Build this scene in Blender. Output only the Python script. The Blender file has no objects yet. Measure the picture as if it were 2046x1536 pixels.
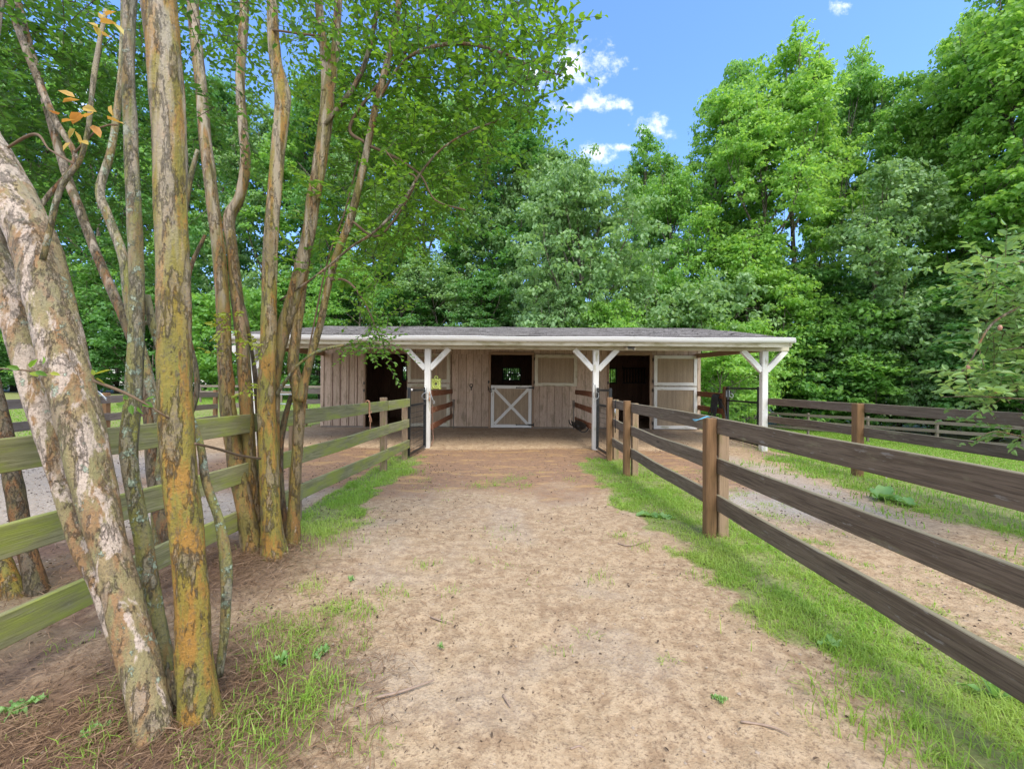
import bpy, math, random
import numpy as np
from mathutils import Vector, Matrix
random.seed(7)
R = np.random.default_rng(11)
SC = bpy.context.scene
C = SC.collection

# ------------------------------------------------------------------ camera
F = 840.0; CAMZ = 1.4; ROLL = 0.007
cam_d = bpy.data.cameras.new("camera"); cam = bpy.data.objects.new("camera", cam_d); C.objects.link(cam)
cam_d.sensor_width = 36.0; cam_d.lens = 36.0 * F / 2046.0; cam_d.shift_y = 2.0 / 2046.0
cam_d.clip_start = 0.05; cam_d.clip_end = 2000
ca, sa = math.cos(ROLL), math.sin(ROLL)
cam.matrix_world = Matrix(((ca, -sa, 0, 0), (0, 0, -1, 0), (sa, ca, 0, CAMZ), (0, 0, 0, 1)))
SC.camera = cam

def W(u, v, Y):                       # a point of the photo at a known real depth
    du, dv = u - 1023.0, v - 770.0
    return Vector(((du + ROLL * dv) * Y / F, Y, CAMZ - (dv - ROLL * du) * Y / F))

# ------------------------------------------------------------------ sky + sun
SUN_EL, SUN_AZ = math.radians(58), math.radians(152)      # azimuth clockwise from +Y: behind, to the right
world = bpy.data.worlds.new("World"); SC.world = world; world.use_nodes = True
wn, wl = world.node_tree.nodes, world.node_tree.links
for n in list(wn): wn.remove(n)
w_out = wn.new("ShaderNodeOutputWorld"); w_bg = wn.new("ShaderNodeBackground")
sky = wn.new("ShaderNodeTexSky"); sky.sky_type = 'NISHITA'; sky.sun_disc = False
sky.sun_elevation = SUN_EL; sky.sun_rotation = SUN_AZ; sky.air_density = 1.0; sky.dust_density = 0.6; sky.ozone_density = 2.2
w_bg.inputs['Strength'].default_value = 0.15
def wmath(op, a, b=None, c=None):
    n = wn.new("ShaderNodeMath"); n.operation = op
    for i, x in enumerate((a, b, c)):
        if x is None: continue
        if isinstance(x, (int, float)): n.inputs[i].default_value = x
        else: wl.new(x, n.inputs[i])
    return n.outputs[0]
tc = wn.new("ShaderNodeTexCoord"); sep = wn.new("ShaderNodeSeparateXYZ"); wl.new(tc.outputs['Generated'], sep.inputs[0])
yy = wmath('MAXIMUM', sep.outputs[1], 0.02)
px = wmath('DIVIDE', sep.outputs[0], yy); pz = wmath('DIVIDE', sep.outputs[2], yy)
comb = wn.new("ShaderNodeCombineXYZ"); wl.new(px, comb.inputs[0]); wl.new(pz, comb.inputs[1])
cn = wn.new("ShaderNodeTexNoise"); cn.inputs['Scale'].default_value = 19; cn.inputs['Detail'].default_value = 10; cn.inputs['Roughness'].default_value = 0.66
wl.new(comb.outputs[0], cn.inputs['Vector'])
nz = wmath('SUBTRACT', cn.outputs['Fac'], 0.5)
tot = None
for (u, v, ru, rv) in [(1162,130,58,46),(1075,152,52,28),(1205,203,50,15),(1128,210,36,13),(1185,308,38,20),(1235,293,24,8),
                       (1682,8,26,12),(140,215,90,60),(1492,355,60,46),(1300,255,40,20),(2040,118,40,36)]:
    cx, cz = (u - 1023) / F, (770 - v) / F
    dx = wmath('DIVIDE', wmath('SUBTRACT', px, cx), ru / F * 1.25); dz = wmath('DIVIDE', wmath('SUBTRACT', pz, cz), rv / F * 1.25)
    d = wmath('SQRT', wmath('ADD', wmath('MULTIPLY', dx, dx), wmath('MULTIPLY', dz, dz)))
    m = wmath('SUBTRACT', wmath('SUBTRACT', 1.0, d), wmath('MULTIPLY', nz, -4.2))
    tot = m if tot is None else wmath('MAXIMUM', tot, m)
mr = wn.new("ShaderNodeMapRange"); mr.interpolation_type = 'SMOOTHSTEP'
mr.inputs[1].default_value = 0.0; mr.inputs[2].default_value = 1.6
# added unseen cloud cover behind the camera and high overhead, for neutral fill light
cn2 = wn.new("ShaderNodeTexNoise"); cn2.inputs['Scale'].default_value = 2.2; cn2.inputs['Detail'].default_value = 7; wl.new(tc.outputs['Generated'], cn2.inputs['Vector'])
bk = wmath('MULTIPLY', wmath('SUBTRACT', 0.12, sep.outputs[1]), 3.0)
hi = wmath('MULTIPLY', wmath('SUBTRACT', sep.outputs[2], 0.80), 8.0)
cov = wmath('MINIMUM', wmath('MAXIMUM', bk, hi), 1.0)
cov = wmath('SUBTRACT', wmath('ADD', cov, wmath('MULTIPLY', cn2.outputs['Fac'], 1.6)), 1.15)
tot = wmath('MAXIMUM', tot, wmath('MULTIPLY', cov, 1.6))
wl.new(tot, mr.inputs[0])
tint = wn.new("ShaderNodeMix"); tint.data_type = 'RGBA'; tint.blend_type = 'MULTIPLY'; tint.inputs[0].default_value = 1.0
hr = wn.new("ShaderNodeMapRange"); hr.inputs[1].default_value = 0.0; hr.inputs[2].default_value = 0.42; wl.new(sep.outputs[2], hr.inputs[0])
tm = wn.new("ShaderNodeMix"); tm.data_type = 'RGBA'; wl.new(hr.outputs[0], tm.inputs[0])
tm.inputs[6].default_value = (.88, .88, .98, 1); tm.inputs[7].default_value = (.92, 1.16, 1.55, 1)
wl.new(tm.outputs[2], tint.inputs[7])
wl.new(sky.outputs[0], tint.inputs[6])
mx = wn.new("ShaderNodeMix"); mx.data_type = 'RGBA'
wl.new(mr.outputs[0], mx.inputs[0]); wl.new(tint.outputs[2], mx.inputs[6]); mx.inputs[7].default_value = (6.6, 6.6, 6.7, 1)
wl.new(mx.outputs[2], w_bg.inputs[0]); wl.new(w_bg.outputs[0], w_out.inputs[0])

sun_d = bpy.data.lights.new("sun", 'SUN'); sun_d.energy = 2.05; sun_d.angle = math.radians(32); sun_d.color = (1.0, 0.92, 0.78)
sun = bpy.data.objects.new("sun", sun_d); C.objects.link(sun)
sdir = Vector((math.sin(SUN_AZ) * math.cos(SUN_EL), math.cos(SUN_AZ) * math.cos(SUN_EL), math.sin(SUN_EL)))
sun.rotation_euler = sdir.to_track_quat('Z', 'Y').to_euler(); sun.location = (3, -5, 12)
SC.view_settings.view_transform = 'Standard'; SC.view_settings.look = 'None'; SC.view_settings.gamma = 1.0
SC.view_settings.exposure = 0.93
SC.cycles.max_bounces = 8; SC.cycles.transparent_max_bounces = 4
SC.cycles.use_denoising = True

# ------------------------------------------------------------------ numpy noise
def _h(ix, iy, s):
    n = (ix.astype(np.int64) * 374761393 + iy.astype(np.int64) * 668265263 + s * 974634777) & 0x7fffffff
    n = ((n ^ (n >> 13)) * 1274126177) & 0x7fffffff
    return ((n ^ (n >> 16)) & 0xffff) / 65535.0
def vn(x, y, s=0):
    x = np.asarray(x, float); y = np.asarray(y, float)
    ix, iy = np.floor(x), np.floor(y); fx, fy = x - ix, y - iy
    fx = fx * fx * (3 - 2 * fx); fy = fy * fy * (3 - 2 * fy)
    a = _h(ix, iy, s); b = _h(ix + 1, iy, s); c = _h(ix, iy + 1, s); d = _h(ix + 1, iy + 1, s)
    return (a * (1 - fx) + b * fx) * (1 - fy) + (c * (1 - fx) + d * fx) * fy
def fbm(x, y, s=0, o=4):
    t = 0; a = 0.5; n = 0
    for i in range(o):
        t = t + a * vn(x * 2 ** i, y * 2 ** i, s + i * 17); n += a; a *= 0.55
    return t / n
def ss(a, b, x):
    t = np.clip((np.asarray(x, float) - a) / (b - a), 0, 1); return t * t * (3 - 2 * t)

# ------------------------------------------------------------------ terrain
def hz(x, y):
    x = np.asarray(x, float); y = np.asarray(y, float)
    inb = ss(-6.8, -6.2, x) * (1 - ss(6.0, 6.8, x))
    edge = 9.22 + 0.12 * np.sin(x * 1.3) + 0.05 * np.sin(x * 4.1)
    z = inb * (0.045 * ss(0, 0.22, y - edge) + 0.06 * ss(9.6, 12.4, y))
    z = z + 0.4 * ss(14, 42, y) * (1 - ss(-9, -4, x))
    z = z - 1.1 * np.maximum(ss(6.5, 14, x), ss(17, 24, y) * ss(-2, 6, x))
    z = z - 0.03 * ss(-0.9, 0.3, x) * (1 - ss(0.3, 1.5, x)) * (1 - ss(5, 6.5, y))
    for (mx_, my_, r_, hh) in ((-1.33, 1.72, .42, .05), (-2.02, 3.38, .5, .06), (-3.1, 3.1, .5, .05)):
        z = z + hh * np.exp(-((x - mx_) ** 2 + (y - my_) ** 2) / (r_ * r_))
    return z
def gz(x, y): return float(hz(x, y))
def dens(x, y):                         # how thick grass stands: 0..1
    x = np.asarray(x, float); y = np.asarray(y, float)
    n = fbm(x * 1.6, y * 1.6, 3, 4) - 0.5; n2 = fbm(x * 6, y * 6, 9, 3) - 0.5
    w = n * 0.9 + n2 * 0.6
    xl = 1.52 - 0.27 * ss(2.8, 3.6, y)
    strip = ss(-.12, .16, x + w * .8 - xl) * (1 - ss(2.3, 2.75, x + w)) * (1 - ss(7.9, 8.4, y + w))
    padk = 0.42 * ss(2.2, 2.6, x) * (1 - ss(7.5, 8.6, y)) * ss(-.05, .3, w + .08 + .1 * ss(4, 5, x))
    far = ss(4.3, 4.9, x + w * .8 + .35 * ss(6.0, 8.2, y) * -1) * (1 - .25 * ss(8.2, 8.7, y) * (1 - ss(5.6, 6, x)))
    far2 = ss(5.2, 5.7, x)
    l = ss(-2.36, -2.26, x + w * .25) * (1 - ss(-1.78, -1.52, x + w * .7)) * ss(3.45, 3.9, y + w) * (1 - ss(8.1, 8.5, y + w * .5))
    tuft = .75 * ss(.08, .26, w + .05) * ss(-1.5, -1.0, x) * (1 - ss(-.8, -.35, x + n * .5)) * (1 - ss(2.7, 3.1, y))
    mid = .20 * ss(.10, .3, n + n2 * 1.2) * ss(-1.6, -1.2, x) * (1 - ss(1.3, 1.5, x)) * ss(2.2, 3, y)*(1-ss(6.8,7.4,y))
    band = .5 * ss(0, .3, w + .1) * ss(-1.1, -.3, x) * (1 - ss(1.3, 1.6, x)) * ss(5.7, 5.9, y) * (1 - ss(6.7, 7, y))
    edge = .35 * ss(.02, .3, w) * ss(.9, 1.4, x) * (1 - ss(1.6, 2, x)) * (1 - ss(6.8, 7.4, y))
    lawn = (1 - ss(-9.1, -8.2, x + w * .4)) * ss(1, 3, y) + (1 - ss(-6.4, -5.95, x)) * ss(11.2, 12, y + w)
    back = ss(16.6, 17.2, y)
    lowl = .35 * ss(.1, .3, w) * (1 - ss(-1.6, -1.3, x)) * ss(-4, -3, x) * (1 - ss(3.2, 3.6, y))
    d = np.maximum.reduce([strip, padk, far * .9, far2, l, tuft, mid, band, edge, np.clip(lawn, 0, 1), back, lowl])
    barn = (x > -5.9) & (x < 5.75) & (y > 8.6) & (y < 16.6)
    return np.where(barn, 0, d)

xs = np.concatenate([-np.geomspace(160, 8.2, 46), np.arange(-8, -3.2, .08), np.arange(-3.2, 3.6, .035), np.arange(3.6, 8, .08), np.geomspace(8.2, 160, 46)])
ys = np.concatenate([np.linspace(-40, .8, 14), np.arange(.9, 5, .03), np.arange(5, 14, .07), np.geomspace(14, 220, 60)])
GX, GY = np.meshgrid(xs, ys)
near = (1 - ss(10, 14, np.hypot(GX, GY)))
rough = fbm(GX * 3, GY * 3, 21, 5) - .5
clod = np.maximum(0, fbm(GX * 14, GY * 14, 31, 3) - .55)
GZ = hz(GX, GY) + near * (rough * .035 + clod * .045) + (1 - near) * (fbm(GX * .2, GY * .2, 5, 3) - .5) * .12
gm = bpy.data.meshes.new("ground")
nx, ny = len(xs), len(ys)
idx = np.arange(nx * ny).reshape(ny, nx)
quads = np.stack([idx[:-1, :-1], idx[:-1, 1:], idx[1:, 1:], idx[1:, :-1]], -1).reshape(-1, 4)
def mesh_np(me, V, Fq, k=4):
    me.vertices.add(len(V)); me.vertices.foreach_set("co", np.asarray(V, np.float32).ravel())
    nf = len(Fq)
    me.loops.add(nf * k); me.loops.foreach_set("vertex_index", np.asarray(Fq, np.int32).ravel())
    me.polygons.add(nf); me.polygons.foreach_set("loop_start", np.arange(nf, dtype=np.int32) * k)
    me.update(calc_edges=True)
mesh_np(gm, np.stack([GX, GY, GZ], -1).reshape(-1, 3), quads)
gm.polygons.foreach_set("use_smooth", np.ones(len(quads), bool))
D_ = dens(GX, GY)
wn1 = fbm(GX * 1.5, GY * 1.5, 41, 4) - .5
grav = ss(2.1, 2.8, GX + wn1) * (1 - ss(4.0, 4.7, GX + wn1)) * ss(4.0, 5.0, GY + wn1) * (1 - ss(8.0, 9.0, GY + wn1))
grav = np.maximum(grav, .8 * (1 - ss(-2.6, -2.2, GX)) * ss(-9, -8, GX) * (1 - ss(6.6, 8, GY + GX * .15 + wn1)) * ss(3.2, 4.2, GY))
grav = np.maximum(grav, .25*ss(0.03,.2,wn1)*ss(-1.7,-1.3,GX)*(1-ss(1.2,1.5,GX))*(1-ss(5.6,6,GY)))
straw = np.maximum(np.exp(-(((GX + 1.6) / .8) ** 2 + ((GY - 1.7) / .75) ** 2) ** 2), np.exp(-(((GX + 2.2) / .75) ** 2 + ((GY - 3.2) / .8) ** 2) ** 2))
straw = np.maximum(straw, ss(-2, -2.6, GX) * (1 - ss(3.5, 4.3, GY + wn1)) * ss(-6, -4, GX))
straw = np.clip(straw + wn1 * .8 * (straw > .05), 0, 1)
wn3 = fbm(GX * 4, GY * 4, 47, 4) - .5
red = ss(5.0, 6.1, GY + wn1 * 1.6 + wn3 * .8) * (1 - ss(9.12, 9.3, GY - .12 * np.sin(GX * 1.3))) * ss(-6, -5, GX) * (1 - ss(3.2, 4.6, GX + wn1))
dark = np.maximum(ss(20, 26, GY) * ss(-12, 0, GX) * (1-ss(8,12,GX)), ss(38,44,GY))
col = np.stack([D_, grav, straw, red], -1).reshape(-1, 4)
at = gm.attributes.new("zone", 'FLOAT_COLOR', 'POINT'); at.data.foreach_set("color", col.astype(np.float32).ravel())
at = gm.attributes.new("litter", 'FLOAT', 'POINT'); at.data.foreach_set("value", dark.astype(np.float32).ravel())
ground = bpy.data.objects.new("ground", gm); C.objects.link(ground); ground["kind"] = "structure"
ground["label"] = "tan packed dirt path and yards between the fences"

# ------------------------------------------------------------------ material helpers
class M:
    def __init__(s, name):
        s.m = bpy.data.materials.new(name); s.m.use_nodes = True
        s.n, s.l = s.m.node_tree.nodes, s.m.node_tree.links
        s.b = s.n['Principled BSDF']; s.out = s.n['Material Output']
    def set(s, sock, val):
        if hasattr(val, 'is_output') or isinstance(val, bpy.types.NodeSocket): s.l.new(val, sock)
        elif isinstance(val, (tuple, list)) and len(val) == 3 and sock.type == 'RGBA': sock.default_value = (*val, 1)
        else: sock.default_value = val
    def attr(s, name, out='Fac'):
        n = s.n.new("ShaderNodeAttribute"); n.attribute_name = name; return n.outputs[out]
    def obj(s): return s.n.new("ShaderNodeTexCoord").outputs['Object']
    def map(s, vec, scale=(1, 1, 1), loc=(0, 0, 0)):
        n = s.n.new("ShaderNodeMapping"); s.l.new(vec, n.inputs[0]); n.inputs['Scale'].default_value = scale; n.inputs['Location'].default_value = loc; return n.outputs[0]
    def noise(s, vec, scale=5, detail=4, rough=.5, dist=0):
        n = s.n.new("ShaderNodeTexNoise"); s.l.new(vec, n.inputs['Vector']); n.inputs['Scale'].default_value = scale
        n.inputs['Detail'].default_value = detail; n.inputs['Roughness'].default_value = rough; n.inputs['Distortion'].default_value = dist; return n.outputs['Fac']
    def vor(s, vec, scale=5, out='Distance', feat='F1'):
        n = s.n.new("ShaderNodeTexVoronoi"); n.feature = feat; s.l.new(vec, n.inputs['Vector']); n.inputs['Scale'].default_value = scale; return n.outputs[out]
    def mix(s, f, a, b, mode='MIX'):
        n = s.n.new("ShaderNodeMix"); n.data_type = 'RGBA'; n.blend_type = mode
        s.set(n.inputs[0], f); s.set(n.inputs[6], a); s.set(n.inputs[7], b); return n.outputs[2]
    def ramp(s, f, lo, hi, a=0.0, b=1.0):
        n = s.n.new("ShaderNodeMapRange"); n.interpolation_type = 'SMOOTHSTEP'; s.set(n.inputs[0], f)
        n.inputs[1].default_value = lo; n.inputs[2].default_value = hi; n.inputs[3].default_value = a; n.inputs[4].default_value = b; return n.outputs[0]
    def math(s, op, a, b=0.0):
        n = s.n.new("ShaderNodeMath"); n.operation = op; s.set(n.inputs[0], a); s.set(n.inputs[1], b); return n.outputs[0]
    def bump(s, h, st=.4, d=.01, nrm=None):
        n = s.n.new("ShaderNodeBump"); s.l.new(h, n.inputs['Height']); n.inputs['Strength'].default_value = st; n.inputs['Distance'].default_value = d
        if nrm is not None: s.l.new(nrm, n.inputs['Normal'])
        return n.outputs[0]
    def nz(s):
        g = s.n.new("ShaderNodeNewGeometry"); q = s.n.new("ShaderNodeSeparateXYZ"); s.l.new(g.outputs['Normal'], q.inputs[0]); return q.outputs[2]
    def fin(s, color, rough=.7, spec=.3, nrm=None, metal=0.0):
        s.set(s.b.inputs['Base Color'], color); s.set(s.b.inputs['Roughness'], rough); s.b.inputs['Specular IOR Level'].default_value = spec
        s.b.inputs['Metallic'].default_value = metal
        if nrm is not None: s.l.new(nrm, s.b.inputs['Normal'])
        return s.m

def mat_ground():
    m = M("dirt_ground"); o = m.obj()
    z = m.attr("zone", 'Color'); sp = m.n.new("ShaderNodeSeparateColor"); m.l.new(z, sp.inputs[0])
    n1 = m.noise(o, 2.2, 6, .6); n2 = m.noise(o, 14, 6, .65); n3 = m.noise(o, 60, 4, .7); n4 = m.noise(o, 0.7, 3, .5)
    c = m.mix(m.ramp(n1, .35, .66), (.375, .268, .165), (.29, .198, .122))
    c = m.mix(m.ramp(n2, .36, .64), c, (.475, .358, .235))
    c = m.mix(m.ramp(n3, .50, .66, 0, .65), c, (.17, .11, .07))
    c = m.mix(m.ramp(m.noise(o, 42, 5, .7), .55, .66, 0, .7), c, (.13, .085, .055))
    v = m.vor(o, 90, 'Color'); vs = m.n.new("ShaderNodeSeparateColor"); m.l.new(v, vs.inputs[0])
    peb = m.mix(vs.outputs[0], (.30, .265, .23), (.49, .44, .385))
    c = m.mix(m.math('MULTIPLY', sp.outputs[1], m.ramp(m.noise(o, 30, 4, .7), .30, .52, .25, 1)), c, peb)
    rc = m.mix(m.ramp(n2, .35, .65), (.30, .18, .105), (.22, .14, .09))
    rc = m.mix(m.ramp(m.noise(m.map(o, (1, 3, 1)), 1.6, 4, .6), .50, .68), rc, (.40, .255, .115))
    rc = m.mix(m.ramp(n3, .5, .7, 0, .5), rc, (.13, .085, .06))
    rc = m.mix(m.ramp(m.noise(m.map(o, (1, 4, 1)), 9, 4, .7), .56, .70, 0, .7), rc, (.46, .33, .22))
    c = m.mix(m.attr("zone", 'Alpha'), c, rc)
    st = m.mix(m.ramp(n2, .35, .65), (.125, .075, .055), (.20, .125, .085))
    st = m.mix(m.ramp(n4, .5, .6), st, (.215, .165, .105))
    c = m.mix(m.math('MULTIPLY', sp.outputs[2], m.ramp(m.noise(o, 5, 5, .65), .25, .5, .35, 1)), c, st)
    g = m.mix(m.ramp(n2, .3, .7), (.14, .20, .05), (.24, .29, .09))
    g = m.mix(m.ramp(n3, .5, .62, 0, .6), g, (.16, .11, .06))
    c = m.mix(m.ramp(sp.outputs[0], .25, .95, 0, .85), c, g)
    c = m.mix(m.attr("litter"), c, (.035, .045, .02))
    h = m.math('ADD', m.math('MULTIPLY', n2, 1.0), m.math('MULTIPLY', n3, .5))
    wet = m.ramp(n1, .3, .6, .62, .95)
    return m.fin(c, wet, .25, m.bump(h, .9, .018))
gm.materials.append(mat_ground())

def mat_wood(name, c1, c2, c3, moss=None, mossamt=0.0, topmoss_sky=0.0, rough=.8, scale=1.0, bump=.5, spots=None):
    """plank wood with grain that runs along each board (attribute lc = along, across, across)"""
    m = M(name); v = m.attr("lc", 'Vector')
    g1 = m.noise(m.map(v, (1.1 * scale, 22 * scale, 22 * scale)), 1.6, 6, .65, 1.2)
    g2 = m.noise(m.map(v, (3 * scale, 90 * scale, 90 * scale)), 1.5, 4, .7)
    kn = m.vor(m.map(v, (1.3, 6, 6)), 1.0)
    c = m.mix(m.ramp(g1, .35, .65), c1, c2)
    c = m.mix(m.ramp(g2, .48, .68, 0, .55), c, c3)
    c = m.mix(m.ramp(kn, .10, .05, 0, .7), c, c3)
    sd = m.attr("rnd"); c = m.mix(m.ramp(sd, 0, 1, 0, .28), c, c3)
    if spots: c = m.mix(m.ramp(m.noise(m.map(v, (2, 9, 9)), 3, 5, .7), .60, .68, 0, .8), c, spots)
    if moss:
        mm = m.ramp(m.noise(m.map(v, (1.4, 5, 5)), 1.7, 6, .68), .62 - .32 * mossamt, .72 - .12 * mossamt)
        if topmoss_sky: mm = m.math('MAXIMUM', mm, m.math('MULTIPLY', m.ramp(m.nz(), .3, .9), topmoss_sky))
        mm = m.math('MULTIPLY', mm, m.ramp(g2, .2, .6, .6, 1))
        c = m.mix(mm, c, moss)
    return m.fin(c, rough, .3, m.bump(m.math('ADD', g1, m.math('MULTIPLY', g2, .6)), bump, .004))

W_GREEN = mat_wood("mossy_green_wood", (.21, .205, .10), (.33, .32, .175), (.085, .09, .04), (.27, .31, .065), .66, .1, bump=.6, spots=(.32, .31, .20))
W_DARK = mat_wood("dark_stained_wood", (.145, .108, .078), (.24, .185, .138), (.035, .027, .022), (.24, .22, .14), .12, .8, bump=.8, spots=(.26,.24,.22))  # pale top faces: weathered moss, with reflected sky light put into the colour
W_GREY = mat_wood("weathered_grey_wood", (.20, .165, .135), (.28, .24, .205), (.09, .075, .06), (.13, .13, .05), .15, .2, bump=.6)
W_POST = mat_wood("brown_treated_post", (.30, .175, .085), (.22, .125, .062), (.10, .058, .03), (.09, .07, .03), .1, .1, bump=.7)
W_POSTG = mat_wood("green_post", (.38, .27, .18), (.31, .22, .145), (.13, .09, .05), (.16, .17, .05), .35, .2, bump=.6)
W_RUST = mat_wood("red_brown_rail", (.27, .105, .05), (.20, .08, .04), (.09, .045, .03), (.36, .20, .12), .25, 0, bump=.5)
W_WALL = mat_wood("taupe_painted_boards", (.64, .50, .40), (.54, .42, .32), (.20, .145, .105), (.30, .24, .17), .35, 0, bump=.6, rough=.85, spots=(.24,.16,.11))
W_PANEL = mat_wood("tan_panel", (.47, .37, .26), (.41, .32, .225), (.20, .15, .11), None, bump=.3, rough=.85)
W_TRIM = mat_wood("tan_trim", (.40, .28, .19), (.36, .25, .17), (.22, .15, .10), None, bump=.3)
W_WHITE = mat_wood("white_painted_wood", (.80, .80, .78), (.74, .74, .72), (.55, .53, .48), (.42, .40, .28), .22, 0, bump=.2, rough=.55)
W_CREAM = mat_wood("cream_painted_wood", (.66, .63, .52), (.60, .57, .46), (.42, .38, .28), (.36, .33, .20), .45, 0, bump=.2, rough=.6)
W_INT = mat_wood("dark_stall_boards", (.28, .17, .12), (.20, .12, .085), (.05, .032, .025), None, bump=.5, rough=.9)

def mat_plain(name, c, rough=.5, metal=0.0, spec=.5, var=.15, scale=30):
    m = M(name); n = m.noise(m.obj(), scale, 4, .6)
    d = tuple(x * (1 - var) for x in c); e = tuple(min(1, x * (1 + var)) for x in c)
    return m.fin(m.mix(n, d, e), rough, spec, m.bump(n, .2, .002), metal)
BLACK = mat_plain("black_enamel", (.012, .014, .016), .35)
IRON = mat_plain("black_iron", (.015, .014, .014), .5)
STEEL = mat_plain("galvanised_steel", (.45, .47, .48), .35, .9)
WHITEP = mat_plain("white_plastic", (.75, .72, .68), .45)
RUBBER = mat_plain("black_rubber", (.012, .012, .013), .45)
HOSE = mat_plain("dark_hose", (.03, .032, .036), .4)
TOY = mat_plain("lime_plastic", (.50, .58, .14), .4)
TWINE = mat_plain("orange_twine", (.55, .28, .16), .9)
ROPE = mat_plain("faded_rope", (.40, .30, .22), .9)
BLUE = mat_plain("blue_twine", (.12, .42, .62), .7)
LAMPG = mat_plain("frosted_bulb", (.62, .58, .50), .3)
GREYB = mat_plain("grey_metal_box", (.30, .34, .38), .4, .4)
GUTTER = mat_plain("white_gutter_metal", (.80, .81, .82), .35, 0, .5, .04)
TAPE = mat_plain("silver_hook", (.6, .6, .62), .3, .8)
LEAFD = mat_plain("dry_leaf", (.10, .07, .048), .8, var=.5, scale=60)

def mat_shingle():
    m = M("asphalt_shingle"); v = m.attr("lc", 'Vector')
    br = m.n.new("ShaderNodeTexBrick"); m.l.new(v, br.inputs[0]); br.inputs['Scale'].default_value = 1.0
    br.inputs['Brick Width'].default_value = .30; br.inputs['Row Height'].default_value = .14; br.inputs['Mortar Size'].default_value = .006
    br.inputs['Color1'].default_value = (.13, .122, .125, 1); br.inputs['Color2'].default_value = (.24, .23, .235, 1); br.inputs['Mortar'].default_value = (.05, .05, .05, 1)
    n = m.noise(v, 60, 4, .7); n2 = m.noise(v, 1.3, 5, .6)
    c = m.mix(m.ramp(n, .4, .7, 0, .6), br.outputs[0], (.42, .41, .41))
    c = m.mix(m.ramp(n2, .45, .7, 0, .6), c, (.10, .095, .09))
    return m.fin(c, .9, .2, m.bump(m.math('ADD', br.outputs['Fac'], m.math('MULTIPLY', n, -.7)), .8, .01))
SHINGLE = mat_shingle()

def mat_bark(name, ochre, orange, olive, grey, pale, lichen, pale_amt=.5, lich_amt=.5, rough=.55):
    m = M(name); o = m.obj(); v = m.map(o, (1, 1, .22))
    a = m.noise(v, 11, 8, .66, .2); b = m.noise(m.map(o, (1, 1, .25), (3, 1, 2)), 15, 8, .64, .2)
    c1 = m.noise(m.map(o, (1, 1, .26), (7, 2, 5)), 13, 9, .72, .15); d = m.noise(m.map(o, (1, 1, .8), (1, 9, 4)), 17, 7, .74)
    fine = m.noise(m.map(o, (1, 1, .8)), 90, 6, .72); streak = m.noise(m.map(o, (1, 1, .12), (2, 2, 2)), 45, 5, .65)
    c = m.mix(m.ramp(a, .36, .64), ochre, olive)
    c = m.mix(m.ramp(b, .48, .58), c, orange)
    c = m.mix(m.ramp(streak, .45, .75, 0, .55), c, tuple(x * .55 for x in olive))
    rb = m.ramp(c1, .505, .565)
    c = m.mix(m.math('MULTIPLY', rb, m.ramp(fine, .3, .62, .35, .95)), c, grey)
    pl = m.ramp(m.noise(m.map(o, (1, 1, .3), (2, 8, 1)), 9, 7, .66, .3), .72 - .22 * pale_amt, .77 - .22 * pale_amt)
    c = m.mix(m.math('MULTIPLY', pl, .85), c, pale)
    li = m.ramp(d, .72 - .14 * lich_amt, .76 - .14 * lich_amt)
    c = m.mix(m.math('MULTIPLY', li, m.ramp(fine, .35, .5, .3, .9)), c, lichen)
    edge = m.ramp(m.math('ABSOLUTE', m.math('SUBTRACT', c1, .525)), .010, .0, 0, .3)
    c = m.mix(edge, c, tuple(x * .28 for x in grey))
    c = m.mix(m.ramp(m.noise(o, 38, 6, .75), .48, .66, 0, .35), c, tuple(x * .5 for x in olive))
    c = m.mix(m.ramp(m.noise(m.map(o, (1, 1, .5), (5, 5, 5)), 24, 6, .7), .56, .64, 0, .6), c, tuple(x * .42 for x in grey))
    c = m.mix(m.ramp(fine, .52, .66, 0, .8), c, tuple(x * .45 for x in grey))
    oz = m.n.new('ShaderNodeSeparateXYZ'); m.l.new(o, oz.inputs[0])
    c = m.mix(m.math('MULTIPLY', m.ramp(oz.outputs[2], 1.2, 2.8, 0, .75), m.ramp(m.noise(m.map(o, (1, 1, .07), (4, 4, 1)), 16, 5, .6), .45, .62)), c, (.46, .40, .33))  # whitish sheen put into the colour over smooth grey-tan upper bark
    h = m.math('ADD', m.math('MULTIPLY', rb, .9), m.math('ADD', m.math('MULTIPLY', fine, .7), m.math('MULTIPLY', li, .4)))
    h = m.math('ADD', h, m.math('MULTIPLY', streak, .5))
    return m.fin(c, m.ramp(rb, 0, 1, rough, .85), .35, m.bump(h, 1.0, .016))
BARK_A = mat_bark("patchy_pale_bark", (.37, .28, .15), (.37, .22, .11), (.31, .285, .14), (.38, .30, .22), (.66, .55, .48), (.44, .55, .43), .90, .85)
BARK_B = mat_bark("ochre_bark", (.34, .25, .045), (.39, .21, .045), (.24, .225, .05), (.29, .235, .155), (.50, .43, .32), (.38, .46, .33), .3, .4)
BARK_C = mat_bark("brown_olive_bark", (.27, .19, .05), (.31, .165, .05), (.19, .17, .05), (.23, .18, .12), (.45, .41, .34), (.36, .44, .30), .25, .3, .42)
BARK_D = mat_bark("lichen_bark", (.24, .22, .10), (.26, .18, .07), (.24, .25, .06), (.28, .26, .20), (.48, .46, .38), (.40, .52, .40), .5, 1.2)
BARK_E = mat_bark("dull_brown_bark", (.17, .125, .07), (.23, .115, .045), (.14, .125, .06), (.15, .125, .095), (.36, .32, .28), (.26, .32, .22), .2, .4, .7)
TRUNKW = mat_bark("dark_forest_bark", (.06, .05, .038), (.075, .055, .04), (.07, .065, .05), (.09, .078, .062), (.15, .14, .12), (.10, .12, .08), .2, .3, .9)
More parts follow.
